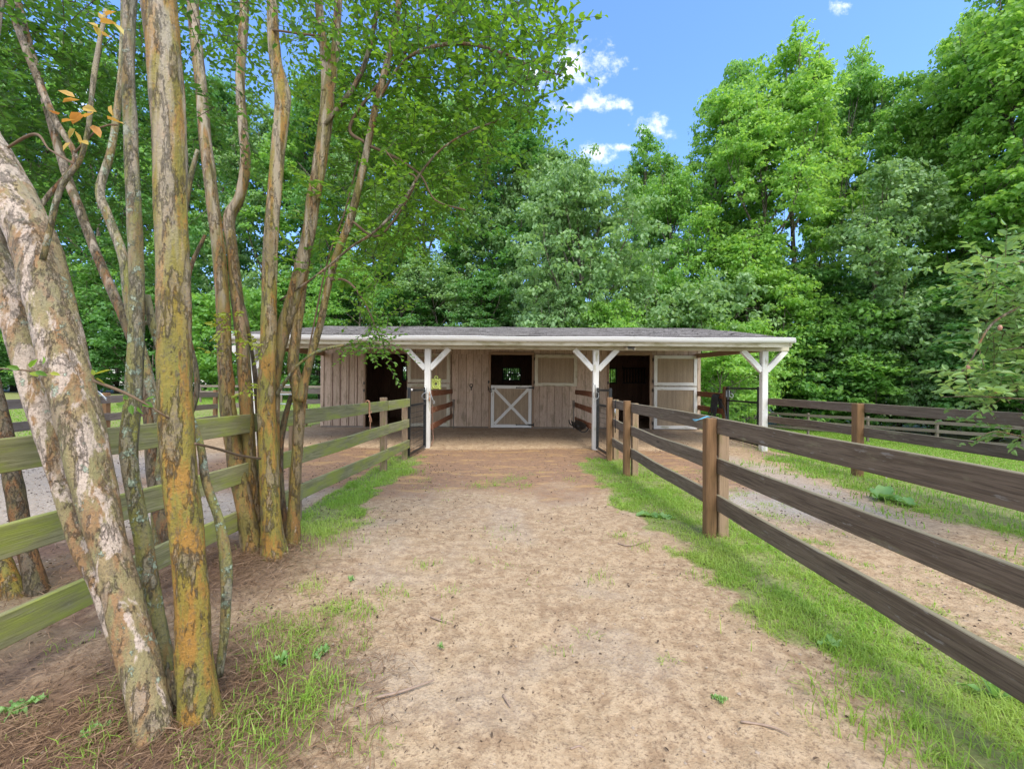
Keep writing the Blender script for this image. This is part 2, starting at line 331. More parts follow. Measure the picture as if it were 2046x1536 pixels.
TWIG = mat_plain("twig_bark", (.13, .085, .05), .8, var=.4)
TWIGD = mat_plain("dark_twig_bark", (.06, .045, .035), .8, var=.4)

def mat_leaf(name, a, b, c, trans=.35, rough=.45, spec=.45):
    m = M(name); r = m.attr("rnd"); o = m.obj()
    big = m.noise(o, .9, 3, .6)
    col = m.mix(m.ramp(r, .0, .75), a, b); col = m.mix(m.ramp(r, .80, 1.0, 0, .9), col, c)
    col = m.mix(m.ramp(big, .42, .68, 0, .45), col, c)
    m.fin(col, rough, spec)
    t = m.n.new("ShaderNodeBsdfTranslucent"); tcn = m.mix(.55, col, (min(1, c[0] * 1.6), min(1, c[1] * 1.7), c[2] * .6)); m.l.new(tcn, t.inputs[0])
    mx = m.n.new("ShaderNodeMixShader"); mx.inputs[0].default_value = trans
    m.l.new(m.b.outputs[0], mx.inputs[1]); m.l.new(t.outputs[0], mx.inputs[2]); m.l.new(mx.outputs[0], m.out.inputs[0])
    return m.m
L_BRIGHT = mat_leaf("bright_maple_leaves", (.14, .305, .07), (.23, .45, .10), (.38, .58, .15), .44)
L_MID = mat_leaf("mid_green_leaves", (.11, .265, .07), (.185, .385, .095), (.30, .51, .125), .44)
L_DARK = mat_leaf("dark_green_leaves", (.065, .18, .06), (.11, .27, .08), (.18, .37, .10), .42)
L_PALE = mat_leaf("pale_green_leaves", (.14, .27, .12), (.215, .37, .165), (.31, .47, .19), .38)
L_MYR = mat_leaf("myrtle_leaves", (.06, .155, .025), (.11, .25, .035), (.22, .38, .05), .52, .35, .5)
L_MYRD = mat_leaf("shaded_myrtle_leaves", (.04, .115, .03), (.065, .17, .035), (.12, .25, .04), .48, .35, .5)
L_AUT = mat_leaf("new_red_leaves", (.44, .46, .08), (.52, .42, .10), (.58, .22, .08), .35)
L_LIME = mat_leaf("lime_new_leaves", (.22, .33, .04), (.30, .38, .05), (.40, .36, .06), .4)
L_APPLE = mat_leaf("apple_leaves", (.13, .25, .10), (.20, .35, .13), (.32, .46, .16), .35)
L_WEED = mat_leaf("weed_leaves", (.16, .33, .10), (.22, .40, .13), (.30, .48, .18), .35)
GRASS = mat_leaf("grass_blades", (.18, .35, .06), (.29, .48, .08), (.48, .54, .17), .4, .5, .3)
GRASSF = mat_leaf("lawn_blades", (.17, .33, .06), (.25, .43, .08), (.33, .48, .11), .35, .6, .2)
STRAW = mat_leaf("pine_needles", (.13, .08, .05), (.23, .145, .09), (.40, .28, .19), .15, .7, .2)
STICK = mat_plain("grey_stick", (.30, .22, .17), .8, var=.4, scale=50)
FRUIT = mat_plain("pale_red_apple", (.42, .22, .15), .35, var=.3, scale=20)

# ------------------------------------------------------------------ object helpers
def thing(name, label, cat, loc=(0, 0, 0), rz=0, group=None):
    o = bpy.data.objects.new(name, None); C.objects.link(o); o.location = loc; o.rotation_euler = (0, 0, rz)
    o.empty_display_size = .2
    tag(o, label, cat, group); return o
def tag(o, label, cat, group=None):
    o["label"] = label; o["category"] = cat
    if group: o["group"] = group
    return o
def bez(pts, n):                          # Catmull-Rom through the points
    P = [np.array(p, float) for p in pts]; P = [2 * P[0] - P[1]] + P + [2 * P[-1] - P[-2]]
    out = []
    segs = len(P) - 3
    for i in range(segs):
        for t in np.linspace(0, 1, n, endpoint=(i == segs - 1)):
            a, b, c, d = P[i:i + 4]
            out.append(.5 * (2 * b + (c - a) * t + (2 * a - 5 * b + 4 * c - d) * t * t + (3 * b - a - 3 * c + d) * t ** 3))
    return np.array(out)
class Geo:
    def __init__(s): s.V = []; s.Q = []; s.L = []; s.Rn = []; s.n = 0; s.sm = []
    def add(s, V, Q, L=None, rnd=None, smooth=False):
        V = np.asarray(V, float); Q = np.asarray(Q, int)
        s.V.append(V); s.Q.append(Q + s.n); s.L.append(V if L is None else L)
        s.Rn.append(np.full(len(V), random.random()) if rnd is None else rnd)
        s.sm.append(np.full(len(Q), smooth)); s.n += len(V)
    def beam(s, p0, p1, w, h, up=(0, 0, 1), ch=None, wob=0.0, segs=1):
        """a board: w across, h along up, edges eased"""
        p0 = np.array(p0, float); p1 = np.array(p1, float); d = p1 - p0; Ln = np.linalg.norm(d); d /= Ln
        up = np.array(up, float); sd = np.cross(d, up); sd /= np.linalg.norm(sd); uu = np.cross(sd, d)
        c = min(w, h) * .08 if ch is None else ch
        a, b = w / 2, h / 2
        sec = np.array([(-a + c, -b), (a - c, -b), (a, -b + c), (a, b - c), (a - c, b), (-a + c, b), (-a, b - c), (-a, -b + c)])
        ts = np.linspace(0, 1, segs + 1); ofs = random.random() * 40
        V = []; L = []
        ring = [(0, .0)] 
        al = [0.0] + list(ts * Ln) + [Ln]
        for k, t in enumerate(al):
            sh = 1.0 if 0 < k < len(al) - 1 else 1 - c * .9 / max(a, b)
            q = p0 + d * (t if 0 < k < len(al) - 1 else t)
            if k == 0: q = p0 - d * 0
            wv = (vn(t * 1.3 + ofs, 0, 1) - .5) * wob; wu = (vn(t * 1.1 + ofs, 5, 2) - .5) * wob
            e = 0.0
            if k == 0: e = -c * .5
            if k == len(al) - 1: e = c * .5
            for (x, y) in sec:
                V.append(q + d * e + sd * (x * sh + wv) + uu * (y * sh + wu)); L.append((t + e + ofs, x + ofs * .37, y + ofs * .11))
        nr = len(al); Q = []
        for k in range(nr - 1):
            for j in range(8):
                j2 = (j + 1) % 8; Q.append((k * 8 + j, k * 8 + j2, (k + 1) * 8 + j2, (k + 1) * 8 + j))
        for base, rev in ((0, True), ((nr - 1) * 8, False)):
            cap = [(0, 1, 2, 7), (7, 2, 3, 6), (6, 3, 4, 5)]
            for q4 in cap:
                q4 = [base + i for i in q4]; Q.append(tuple(q4[::-1]) if rev else tuple(q4))
        s.add(V, Q, np.array(L))
    def tube(s, pts, rad, n=8, lump=0.0, flute=0.0, seed=0, cap=True, lumpf=9.0, crag=0.0):
        P = np.array(pts, float); m = len(P)
        rad = np.interp(np.linspace(0, 1, m), np.linspace(0, 1, len(rad)), rad) if np.ndim(rad) else np.full(m, rad)
        T = np.gradient(P, axis=0); T /= np.linalg.norm(T, axis=1)[:, None] + 1e-9
        u = np.cross(T[0], (0.3, .9, .1)); u /= np.linalg.norm(u)
        th = np.arange(n) / n * 2 * math.pi; V = np.zeros((m, n, 3)); sl = 0; L = np.zeros((m, n, 3))
        for i in range(m):
            u = u - T[i] * np.dot(u, T[i]); u /= np.linalg.norm(u); w = np.cross(T[i], u)
            if i: sl += np.linalg.norm(P[i] - P[i - 1])
            rr = np.full(n, rad[i])
            if lump:
                rr = rr * (1 + lump * (fbm(np.cos(th) * 1.2 + 5 + seed + sl * 1.1, np.sin(th) * 1.2 + sl * lumpf * .4, seed, 3) - .5) * 2)
            if flute: rr = rr * (1 + flute * np.sin(th * 2 + seed + sl * .9) + flute * .5 * np.sin(th * 3 + 2 * seed - sl))
            if crag:                             # crusty plates, cross wrinkles and a few knots
                cx_, sx_ = np.cos(th), np.sin(th)
                pl = fbm(cx_ * 3.2 + seed * 1.7 + 40, sl * 9 + sx_ * 3.2, seed + 3, 4); wr = fbm(cx_ * 1.5 + 20 + sx_ * 1.1, sl * 42, seed + 9, 3)
                ptch = ss(.5, .62, fbm(cx_ * 1.4 + 11 + seed, sl * 3.0 + sx_ * 1.4, seed + 6, 3))
                rr = rr * (1 + crag * (ss(.46, .54, pl) * .9 + (pl - .5) * 1.2 + (wr - .5) * 2.4 * ptch))
                kn = (vn(cx_ * 1.3 + 7 + seed, sl * 4.5 + sx_ * 1.3, seed + 21)) ; rr = rr * (1 + crag * 3.2 * ss(.86, .97, kn))
            V[i] = P[i] + rr[:, None] * (np.cos(th)[:, None] * u + np.sin(th)[:, None] * w)
            L[i, :, 0] = sl; L[i, :, 1] = th * rad[i]
        I = np.arange(m * n).reshape(m, n); J = np.roll(I, -1, axis=1)
        Q = np.stack([I[:-1], J[:-1], J[1:], I[1:]], -1).reshape(-1, 4)
        V = V.reshape(-1, 3); L = L.reshape(-1, 3)
        if cap:
            V = np.vstack([V, P[0], P[-1]]); L = np.vstack([L, L[0], L[-1]]); a, b = m * n, m * n + 1
            q2 = [(a, I[0][(j + 1) % n], I[0][j], a) for j in range(n)]; q3 = [(b, I[-1][j], I[-1][(j + 1) % n], b) for j in range(n)]
            s.tris = getattr(s, 'tris', [])
            s.tris += [(np.array(q[:3]) + s.n) for q in q2 + q3]
        s.add(V, Q, L, smooth=True)
    def lathe(s, c, prof, n=16, axis=(0, 0, 1)):
        ax = Vector(axis).normalized(); q = ax.to_track_quat('Z', 'Y')
        P = [Vector(c) + q @ Vector((0, 0, z)) for (r, z) in prof]
        m = len(prof); th = np.arange(n) / n * 2 * math.pi; V = []
        for (r, z) in prof:
            for t in th: V.append(Vector(c) + q @ Vector((r * math.cos(t), r * math.sin(t), z)))
        I = np.arange(m * n).reshape(m, n); J = np.roll(I, -1, axis=1)
        s.add([tuple(v) for v in V], np.stack([I[:-1], J[:-1], J[1:], I[1:]], -1).reshape(-1, 4), smooth=True)
    def build(s, name, mat, parent=None, org=None):
        V = np.vstack(s.V); Q = np.vstack(s.Q)
        o3 = np.array(org if org is not None else ((0, 0, 0) if parent is None else s.worldloc(parent)), float)
        me = bpy.data.meshes.new(name)
        tr = getattr(s, 'tris', [])
        V = V - o3
        me.vertices.add(len(V)); me.vertices.foreach_set("co", V.astype(np.float32).ravel())
        nq, nt = len(Q), len(tr)
        li = np.concatenate([Q.ravel(), np.array(tr, int).ravel()]) if nt else Q.ravel()
        me.loops.add(len(li)); me.loops.foreach_set("vertex_index", li.astype(np.int32))
        ls = np.concatenate([np.arange(nq) * 4, nq * 4 + np.arange(nt) * 3]).astype(np.int32)
        me.polygons.add(nq + nt); me.polygons.foreach_set("loop_start", ls)
        me.update(calc_edges=True)
        me.polygons.foreach_set("use_smooth", np.concatenate([np.concatenate(s.sm), np.ones(nt, bool)]))
        a = me.attributes.new("lc", 'FLOAT_VECTOR', 'POINT'); a.data.foreach_set("vector", np.vstack(s.L).astype(np.float32).ravel())
        a = me.attributes.new("rnd", 'FLOAT', 'POINT'); a.data.foreach_set("value", np.concatenate(s.Rn).astype(np.float32))
        me.materials.append(mat)
        ob = bpy.data.objects.new(name, me); C.objects.link(ob)
        if parent is not None: ob.parent = parent
        if parent is None: ob.location = tuple(o3)
        elif org is not None: ob.location = tuple(o3 - s.worldloc(parent))
        return ob
    @staticmethod
    def worldloc(o):
        l = np.zeros(3)
        while o is not None: l += np.array(o.location); o = o.parent
        return l

def copy_tree(o, parent=None):
    c = o.copy(); C.objects.link(c); c.parent = parent
    for ch in o.children: copy_tree(ch, c)
    return c

# leaves as folded six-point blades, all in one numpy mesh
def leaf_geo(P, D, N, ln, wd, rnd, geo=None, fold=.25):
    """P base, D direction, N normal (unit arrays)"""
    n = len(P); S = np.cross(D, N); S /= np.linalg.norm(S, axis=1)[:, None] + 1e-9; N = np.cross(S, D)
    ln = ln[:, None]; wd = wd[:, None]
    b = P; t = P + D * ln - N * ln * .08
    r1 = P + D * ln * .28 + S * wd * .5 + N * wd * fold; r2 = P + D * ln * .66 + S * wd * .42 + N * wd * fold * .8
    l1 = P + D * ln * .28 - S * wd * .5 + N * wd * fold; l2 = P + D * ln * .66 - S * wd * .42 + N * wd * fold * .8
    V = np.stack([b, t, r1, r2, l1, l2], 1).reshape(-1, 3)
    k = np.arange(n)[:, None] * 6
    Q = np.concatenate([k + np.array([[0, 2, 3, 1]]), k + np.array([[0, 1, 5, 4]])], 0)
    g = geo or Geo(); g.add(V, Q, V, np.repeat(rnd, 6)); return g
def diamond_geo(P, D, N, ln, wd, rnd):
    n = len(P); S = np.cross(D, N); S /= np.linalg.norm(S, axis=1)[:, None] + 1e-9; N = np.cross(S, D)
    ln = ln[:, None]; wd = wd[:, None]
    V = np.stack([P, P + D * ln * .5 + S * wd * .5 , P + D * ln - N * ln * .15, P + D * ln * .45 - S * wd * .5], 1).reshape(-1, 3)
    Q = np.arange(n * 4).reshape(n, 4); g = Geo(); g.add(V, Q, V, np.repeat(rnd, 4)); return g
def unit(a): return a / (np.linalg.norm(a, axis=-1, keepdims=True) + 1e-9)
# ------------------------------------------------------------------ barn
barn = thing("barn", "long low taupe stable barn with shingle roof, white porch posts and Dutch doors", "barn", (0, 9.26, 0))
YP, YW = 9.26, 12.67
def one(name, mat, parent, *beams, **kw):
    g = Geo()
    for b in beams: g.beam(*b[:4], **(b[4] if len(b) > 4 else {}), **kw)
    return g.build(name, mat, parent)
POSTX = (-5.69, -1.86, 1.84, 5.54)
for X in POSTX:
    po = one("porch_post", W_WHITE, barn, ((X, YP, -.1), (X, YP, 2.188), .13, .13, dict(up=(0, 1, 0), wob=.01, segs=4)))
    for sgn in (-1, 1):
        one("brace", W_WHITE, po, ((X + sgn * .055, YP, 1.76), (X + sgn * .47, YP, 2.20), .09, .115, dict(up=(0, 0, 1))))
one("header_beam", W_CREAM, barn, ((-6.0, YP, 2.25), (-.6, YP + .002, 2.25), .09, .12, dict(wob=.012, segs=8)), ((-.597, YP, 2.249), (5.55, YP - .001, 2.251), .088, .12, dict(wob=.012, segs=8)), ((5.553, YP - .012, 2.25), (6.06, YP - .012, 2.25), .09, .125))
for X in (-5.69, 5.54):
    one("side_beam", W_TRIM, barn, ((X, YP + .07, 2.25), (X, YW + .0, 2.32), .07, .13))
g = Geo(); g.beam((-5.98, 8.94, 2.315), (5.92, 8.94, 2.315), .03, .13, wob=.01, segs=8); g.build("fascia", W_CREAM, barn)
g = Geo()                                   # gutter with an open top and a rolled lip
prof = [(8.915, 2.415), (8.915, 2.345), (8.855, 2.335), (8.825, 2.375), (8.82, 2.412), (8.808, 2.418), (8.812, 2.43), (8.826, 2.428), (8.832, 2.40), (8.85, 2.35), (8.905, 2.352), (8.905, 2.415)]
xs_ = np.linspace(-6.0, 5.94, 24); V = []; L = []
for i, x in enumerate(xs_):
    sag = .006 * math.sin(i * .9)
    for (y, z) in prof: V.append((x, y, z + sag)); L.append((x, y, z))
k = len(prof); I = np.arange(24 * k).reshape(24, k); J = np.roll(I, -1, 1)
g.add(V, np.stack([I[:-1], I[1:], J[1:], J[:-1]], -1).reshape(-1, 4), np.array(L))
for xe in (-6.003, 5.943): g.beam((xe - .003, 8.86, 2.38), (xe + .003, 8.86, 2.38), .1, .08)
g.build("gutter", GUTTER, barn)
def roof_part(y0, z0, y1, z1, x0, x1, name="roof"):
    g = Geo(); nxr, nyr = 60, 12
    X_, T_ = np.meshgrid(np.linspace(x0, x1, nxr), np.linspace(0, 1, nyr)); Y_ = y0 + (y1 - y0) * T_; Z_ = z0 + (z1 - z0) * T_ + (fbm(X_ * .8, Y_ * .8, 77, 3) - .5) * .05
    sl = math.hypot(y1 - y0, z1 - z0)
    V = np.stack([X_, Y_, Z_], -1).reshape(-1, 3); Lc = np.stack([X_, T_ * sl, X_ * 0], -1).reshape(-1, 3)
    I = np.arange(nxr * nyr).reshape(nyr, nxr); Q = np.stack([I[:-1, :-1], I[:-1, 1:], I[1:, 1:], I[1:, :-1]], -1).reshape(-1, 4)
    g.add(V, Q, Lc)
    # real courses: each row of shingles a slightly raised butt edge
    nc = int(sl / .14)
    for j in range(nc):
        t = j / nc; yy0 = y0 + (y1 - y0) * t; zz0 = z0 + (z1 - z0) * t
        x = x0 - .02
        while x < x1:
            w = random.uniform(.24, .36); xe = min(x + w, x1 + .02)
            zo = float(fbm(np.array([x * .8]), np.array([yy0 * .8]), 77, 3)[0] - .5) * .05 + .006 + random.random() * .007
            dy = (y1 - y0) / nc * 1.04; dz = (z1 - z0) / nc * 1.04
            v = [(x, yy0, zz0 + zo + .008), (xe - .006, yy0, zz0 + zo + .008), (xe - .006, yy0 + dy, zz0 + dz + zo), (x, yy0 + dy, zz0 + dz + zo),
                 (x, yy0, zz0 + zo - .01), (xe - .006, yy0, zz0 + zo - .01)]
            o2 = random.random() * 9
            g.add(v, [(0, 1, 2, 3), (4, 5, 1, 0)], np.array(v) + o2); x = xe
    return g.build(name, SHINGLE, barn)
EY, EZ, RY, RZ = 8.84, 2.435, 13.6, 3.27
roof_part(EY, EZ, RY, RZ, -5.98, 5.93); roof_part(17.4, 2.6, RY + .001, RZ, -5.98, 5.93, "roof")
deck = Geo(); 
for (a, b) in (((EY + .03, EZ - .035), (RY, RZ - .035)), ((RY + .01, RZ - .035), (17.38, 2.565))):
    deck.beam((-.02, a[0], a[1]), (-.02, b[0], b[1]), 11.9, .04)
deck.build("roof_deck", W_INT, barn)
for X in (-5.96, 5.91):
    one("rake_board", W_CREAM, barn, ((X, EY + .05, EZ - .1), (X, RY, RZ - .1), .03, .12), ((X, RY + .01, RZ - .1), (X, 17.3, 2.49), .03, .12))
for X in np.arange(-5.4, 5.5, 1.2):
    one("rafter", W_TRIM, barn, ((X, EY + .15, EZ - .115), (X, YW - .02, EZ - .115 + (YW - EY - .15) * .175), .045, .12))
def rooftop(y): return EZ - .06 + (y - EY) * (RZ - EZ) / (RY - EY)
def boards(g, x0, x1, z0, z1, y, th=.025, wmin=.19, wmax=.27, dirx=True, outer=-1):
    x = x0
    while x < x1 - .01:
        w = random.uniform(wmin, wmax)
        if x1 - (x + w) < .1: w = x1 - x
        yo = random.uniform(-.003, .003)
        if dirx: g.beam((x + w / 2, y + yo, z0), (x + w / 2, y + yo, z1), th, w - .009, up=(1, 0, 0), ch=.004)
        else: g.beam((y + yo, x + w / 2, z0), (y + yo, x + w / 2, z1), w - .009, th, up=(1, 0, 0), ch=.004)
        x += w
g = Geo()
TOPZ = rooftop(YW) - .02
for (a, b) in ((-5.66, -4.42), (-1.82, -.70), (.60, 2.90), (-3.12, -1.83), (4.16, 5.58)): boards(g, a, b, .16, 2.33, YW)
boards(g, -5.66, 5.58, 2.335, TOPZ, YW + .002)
fw = g.build("front_wall", W_WALL, barn)
g = Geo()
for x in (-5.40, -5.16, -4.91, -4.66): g.beam((x, YW - .0185, .16), (x, YW - .0185, 2.33), .012, .016, up=(1, 0, 0))
g.build("battens", mat_plain("dark_groove", (.13, .07, .05), .9), fw)
g = Geo()
for (a, b) in ((-5.70, -4.42), (-3.12, -.70), (.60, 2.90), (4.16, 5.62)): g.beam(((a + b) / 2, YW + .03, .12), ((a + b) / 2, YW + .03, 2.34), .02, b - a, up=(1, 0, 0))
g.beam((-5.7, YW + .03, (2.345 + TOPZ) / 2), (5.62, YW + .03, (2.345 + TOPZ) / 2), .02, TOPZ - 2.345)
g.build("wall_backing", W_INT, barn)  # dark sheet added behind the boards to keep light from leaking through
for X in (-5.71, 5.62): one("corner_board", W_WALL, barn, ((X, YW - .01, .14), (X, YW - .01, TOPZ), .05, .10, dict(up=(1, 0, 0))))
one("sill", W_GREY, barn, ((-5.74, YW - .005, .10), (-4.42, YW - .005, .10), .06, .11), ((-3.12, YW - .005, .10), (-.66, YW - .005, .10), .06, .11), ((.62, YW - .005, .10), (2.9, YW - .005, .10), .06, .11), ((4.16, YW - .005, .10), (5.64, YW - .005, .10), .06, .11))
for (a, b) in ((-4.40, -3.16), (2.92, 4.14)):
    one("door_frame", W_TRIM, barn, ((a - .03, YW - .02, .1), (a - .03, YW - .02, 2.34), .07, .06, dict(up=(1, 0, 0))), ((b + .03, YW - .02, .1), (b + .03, YW - .02, 2.34), .07, .06, dict(up=(1, 0, 0))),
        ((a - .06, YW - .02, 2.39), (b + .06, YW - .02, 2.39), .07, .10))
one("door_frame", W_TRIM, barn, ((-.67, YW - .02, .12), (-.67, YW - .02, 2.32), .07, .055, dict(up=(1, 0, 0))), ((.63, YW - .02, .12), (.63, YW - .02, 2.32), .07, .055, dict(up=(1, 0, 0))), ((-.70, YW - .02, 2.36), (.66, YW - .02, 2.36), .07, .08))
one("door_sill", W_GREY, barn, ((-4.4, YW, .10), (-3.16, YW, .10), .12, .05), ((2.92, YW, .10), (4.14, YW, .10), .12, .05), ((-.63, YW, .09), (.59, YW, .09), .1, .05))
def leaf_door(x0, x1, z0, z1, y, frame, cross=False, name="door", fwid=.095):
    g = Geo(); w = fwid; t = .045
    g.beam((x0 + w / 2, y, z0), (x0 + w / 2, y, z1), t, w, up=(1, 0, 0)); g.beam((x1 - w / 2, y, z0), (x1 - w / 2, y, z1), t, w, up=(1, 0, 0))
    g.beam((x0 + w + .001, y, z0 + w / 2), (x1 - w - .001, y, z0 + w / 2), t - .003, w); g.beam((x0 + w + .001, y, z1 - w / 2), (x1 - w - .001, y, z1 - w / 2), t - .003, w)
    if cross:
        g.beam((x0 + w, y - .002, z1 - w - .01), (x1 - w - .02, y - .002, z0 + w + .02), .03, .085)
        g.beam((x0 + w + .02, y - .012, z0 + w + .02), (x1 - w, y - .012, z1 - w - .01), .03, .085)
    d = g.build(name, frame, barn)
    p = Geo(); x = x0 + w
    while x < x1 - w - .01:
        ww = .042; p.beam((min(x + ww / 2, x1 - w), y + .012, z0 + w), (min(x + ww / 2, x1 - w), y + .012, z1 - w), .014, ww - .004, up=(1, 0, 0), ch=.003); x += ww
    p.beam(((x0 + x1) / 2, y + .024, z0 + w - .01), ((x0 + x1) / 2, y + .024, z1 - w + .01), .006, x1 - x0 - 2 * w + .02, up=(1, 0, 0))
    p.build("panel", W_PANEL, d); return d
YD = YW - .075
lab = {}
d1u = leaf_door(-3.13, -1.86, 1.475, 2.34, YD, W_CREAM, name="upper_door"); d1u["label"] = "cream framed upper door half folded open behind the porch post with the toy"
d1l = leaf_door(-3.13, -1.86, .16, 1.43, YD, W_CREAM, name="lower_door"); d1l["label"] = "lower door half folded open behind the left black gate"
cu = leaf_door(.68, 1.945, 1.39, 2.33, YD, W_CREAM, name="upper_door"); cu["label"] = "upper door half swung open right of the middle stall"
cl = leaf_door(-.63, .59, .135, 1.40, YW - .03, W_WHITE, cross=True, name="lower_door"); cl["label"] = "white framed lower door half with a cross brace, shut"
d3u = leaf_door(4.25, 5.535, 1.425, 2.33, YD, W_WHITE, name="upper_door"); d3l = leaf_door(4.25, 5.535, .135, 1.39, YD, W_WHITE, name="lower_door")
def hinge(x0, x1, z, y, par):
    g = Geo(); a, b = x0, x1; g.beam((a, y, z), (b, y, z), .008, .022); g.beam((b - .14, y - .002, z), (b, y - .002, z), .01, .045)
    g.tube([(b + .01, y - .01, z - .05), (b + .01, y - .01, z + .05)], .013, 8); g.tube([(a - .005, y - .004, z), (a - .005, y + .004, z)], .02, 8)
    return g.build("hinge", IRON, par)
hinge(.14, .64, 1.335, YW - .062, cl); hinge(.14, .64, .225, YW - .062, cl)
for (dd, xx, zz) in ((d1u, -3.15, (1.6, 2.2)), (d1l, -3.15, (.35, 1.3)), (cu, .66, (1.5, 2.2)), (d3u, 4.22, (1.55, 2.2)), (d3l, 4.22, (.3, 1.28))):
    for z in zz:
        g = Geo(); g.tube([(xx, YD + .0, z - .05), (xx, YD + .0, z + .05)], .014, 8); g.beam((xx, YD + .03, z), (xx + .09, YD + .03, z), .006, .05); g.build("hinge", IRON, dd)
g = Geo(); g.beam((-.71, YW - .065, 1.30), (-.52, YW - .065, 1.30), .015, .02); g.tube([(-.71, YW - .07, 1.23), (-.71, YW - .07, 1.36)], .01, 6); g.tube([(-.54, YW - .07, 1.26), (-.54, YW - .07, 1.34)], .01, 6)
g.tube(bez([(-.64 + .035 * math.cos(t), YW - .08, 1.23 + .04 * math.sin(t)) for t in np.linspace(0, 6.283, 9)], 3), .009, 6); g.build("latch", IRON, cl)
g = Geo(); g.tube(bez([(-1.225 + .045 * math.cos(t), YW - .045, 1.385 + .05 * math.sin(t)) for t in np.linspace(0, 6.283, 9)], 3), .011, 6)
g.beam((-1.225, YW - .03, 1.25), (-1.225, YW - .03, 1.36), .02, .03, up=(1, 0, 0)); g.build("tie_ring", IRON, barn)
for x, z in ((-4.44, 1.44), (-4.44, 1.22), (-.70, 1.50), (2.88, 1.5)):
    g = Geo(); g.beam((x, YW - .06, z - .04), (x, YW - .06, z + .04), .015, .04, up=(1, 0, 0)); g.tube([(x, YW - .075, z - .02), (x + .03, YW - .085, z + .02)], .006, 6); g.build("door_catch", IRON, barn)
# stalls inside
YB = 16.4
wins = ((-4.26, -3.5, 1.57, 2.13), (-.36, .33, 1.6, 2.09), (3.38, 4.06, 1.53, 2.09))
g = Geo(); xs0 = -5.68
for (a, b, c, d) in wins:
    boards(g, xs0, a, .1, 2.76, YB); boards(g, a, b, .1, c, YB + .001); boards(g, a, b, d, 2.76, YB + .001); xs0 = b
boards(g, xs0, 5.6, .1, 2.76, YB)
xs0 = -5.7
for (a, b, c, d) in wins:
    for (p, q, r, t) in ((xs0, a, .1, 2.78), (a, b, .1, c), (a, b, d, 2.78)): g.beam(((p + q) / 2, YB + .03, r), ((p + q) / 2, YB + .03, t), .02, q - p, up=(1, 0, 0))
    xs0 = b
g.beam(((xs0 + 5.6) / 2, YB + .03, .1), ((xs0 + 5.6) / 2, YB + .03, 2.78), .02, 5.6 - xs0, up=(1, 0, 0))
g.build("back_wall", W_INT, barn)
for (a, b, c, d) in wins:
    g = Geo(); fy = YB - .02
    for x in np.linspace(a + .05, b - .05, 8): g.tube([(x, fy, c), (x, fy, d)], .017, 6)
    if a < -.3 and a > -1: g.tube([(a, fy, (c + d) / 2), (b, fy, (c + d) / 2)], .014, 6)
    for p, q in (((a, c), (b, c)), ((a, d), (b, d)), ((a, c), (a, d)), ((b, c), (b, d))): g.beam((p[0], fy, p[1]), (q[0], fy, q[1]), .05, .04, up=(0, 0, 1) if p[1] == q[1] else (1, 0, 0))
    g.build("window", IRON, barn)
g = Geo()
for x in np.linspace(4.35, 5.15, 8): g.tube([(x, YB - .06, 1.55), (x, YB - .06, 2.08)], .02, 6)
g.beam((4.3, YB - .06, 1.53), (5.2, YB - .06, 1.53), .04, .04); g.beam((4.3, YB - .06, 2.1), (5.2, YB - .06, 2.1), .04, .04); g.build("stall_grille", IRON, barn)
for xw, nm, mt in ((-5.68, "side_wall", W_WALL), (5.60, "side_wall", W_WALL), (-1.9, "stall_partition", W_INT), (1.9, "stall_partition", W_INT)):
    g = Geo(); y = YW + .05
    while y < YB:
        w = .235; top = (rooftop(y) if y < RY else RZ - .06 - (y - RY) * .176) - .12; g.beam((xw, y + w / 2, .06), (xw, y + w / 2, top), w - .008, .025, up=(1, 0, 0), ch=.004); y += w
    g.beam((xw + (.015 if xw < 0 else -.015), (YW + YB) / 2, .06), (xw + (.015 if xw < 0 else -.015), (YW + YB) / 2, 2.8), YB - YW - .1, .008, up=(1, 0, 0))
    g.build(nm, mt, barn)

# floodlights on the header beam
def flood(x, label):
    t = thing("flood_light", label, "outdoor light", (x, YP - .05, 2.25), 0, "twin floodlights on the porch beam")
    g = Geo(); g.lathe((x, YP - .05, 2.25), [(.0, 0), (.045, 0), (.045, -.02), (.0, -.025)][::-1], 14, (0, 1, 0)); g.build("mount", GREYB, t)
    for s in (-1, 1):
        g = Geo(); a = Vector((s * .75, -.55, -.25)).normalized(); c = Vector((x, YP - .07, 2.25)) + a * .02
        g.lathe(c, [(0, 0), (.018, 0), (.022, .03), (.03, .05), (.045, .085), (.047, .10)], 14, a); lh = g.build("lamp_head", GREYB, t)
        g = Geo(); g.lathe(c, [(.045, .094), (.044, .105), (.03, .118), (.012, .124), (0, .125)], 14, a); g.build("bulb", LAMPG, lh)
flood(-2.92, "twin floodlight on the porch beam above the dark left stall doorway")
flood(2.57, "twin floodlight on the porch beam above the right stall doorway")

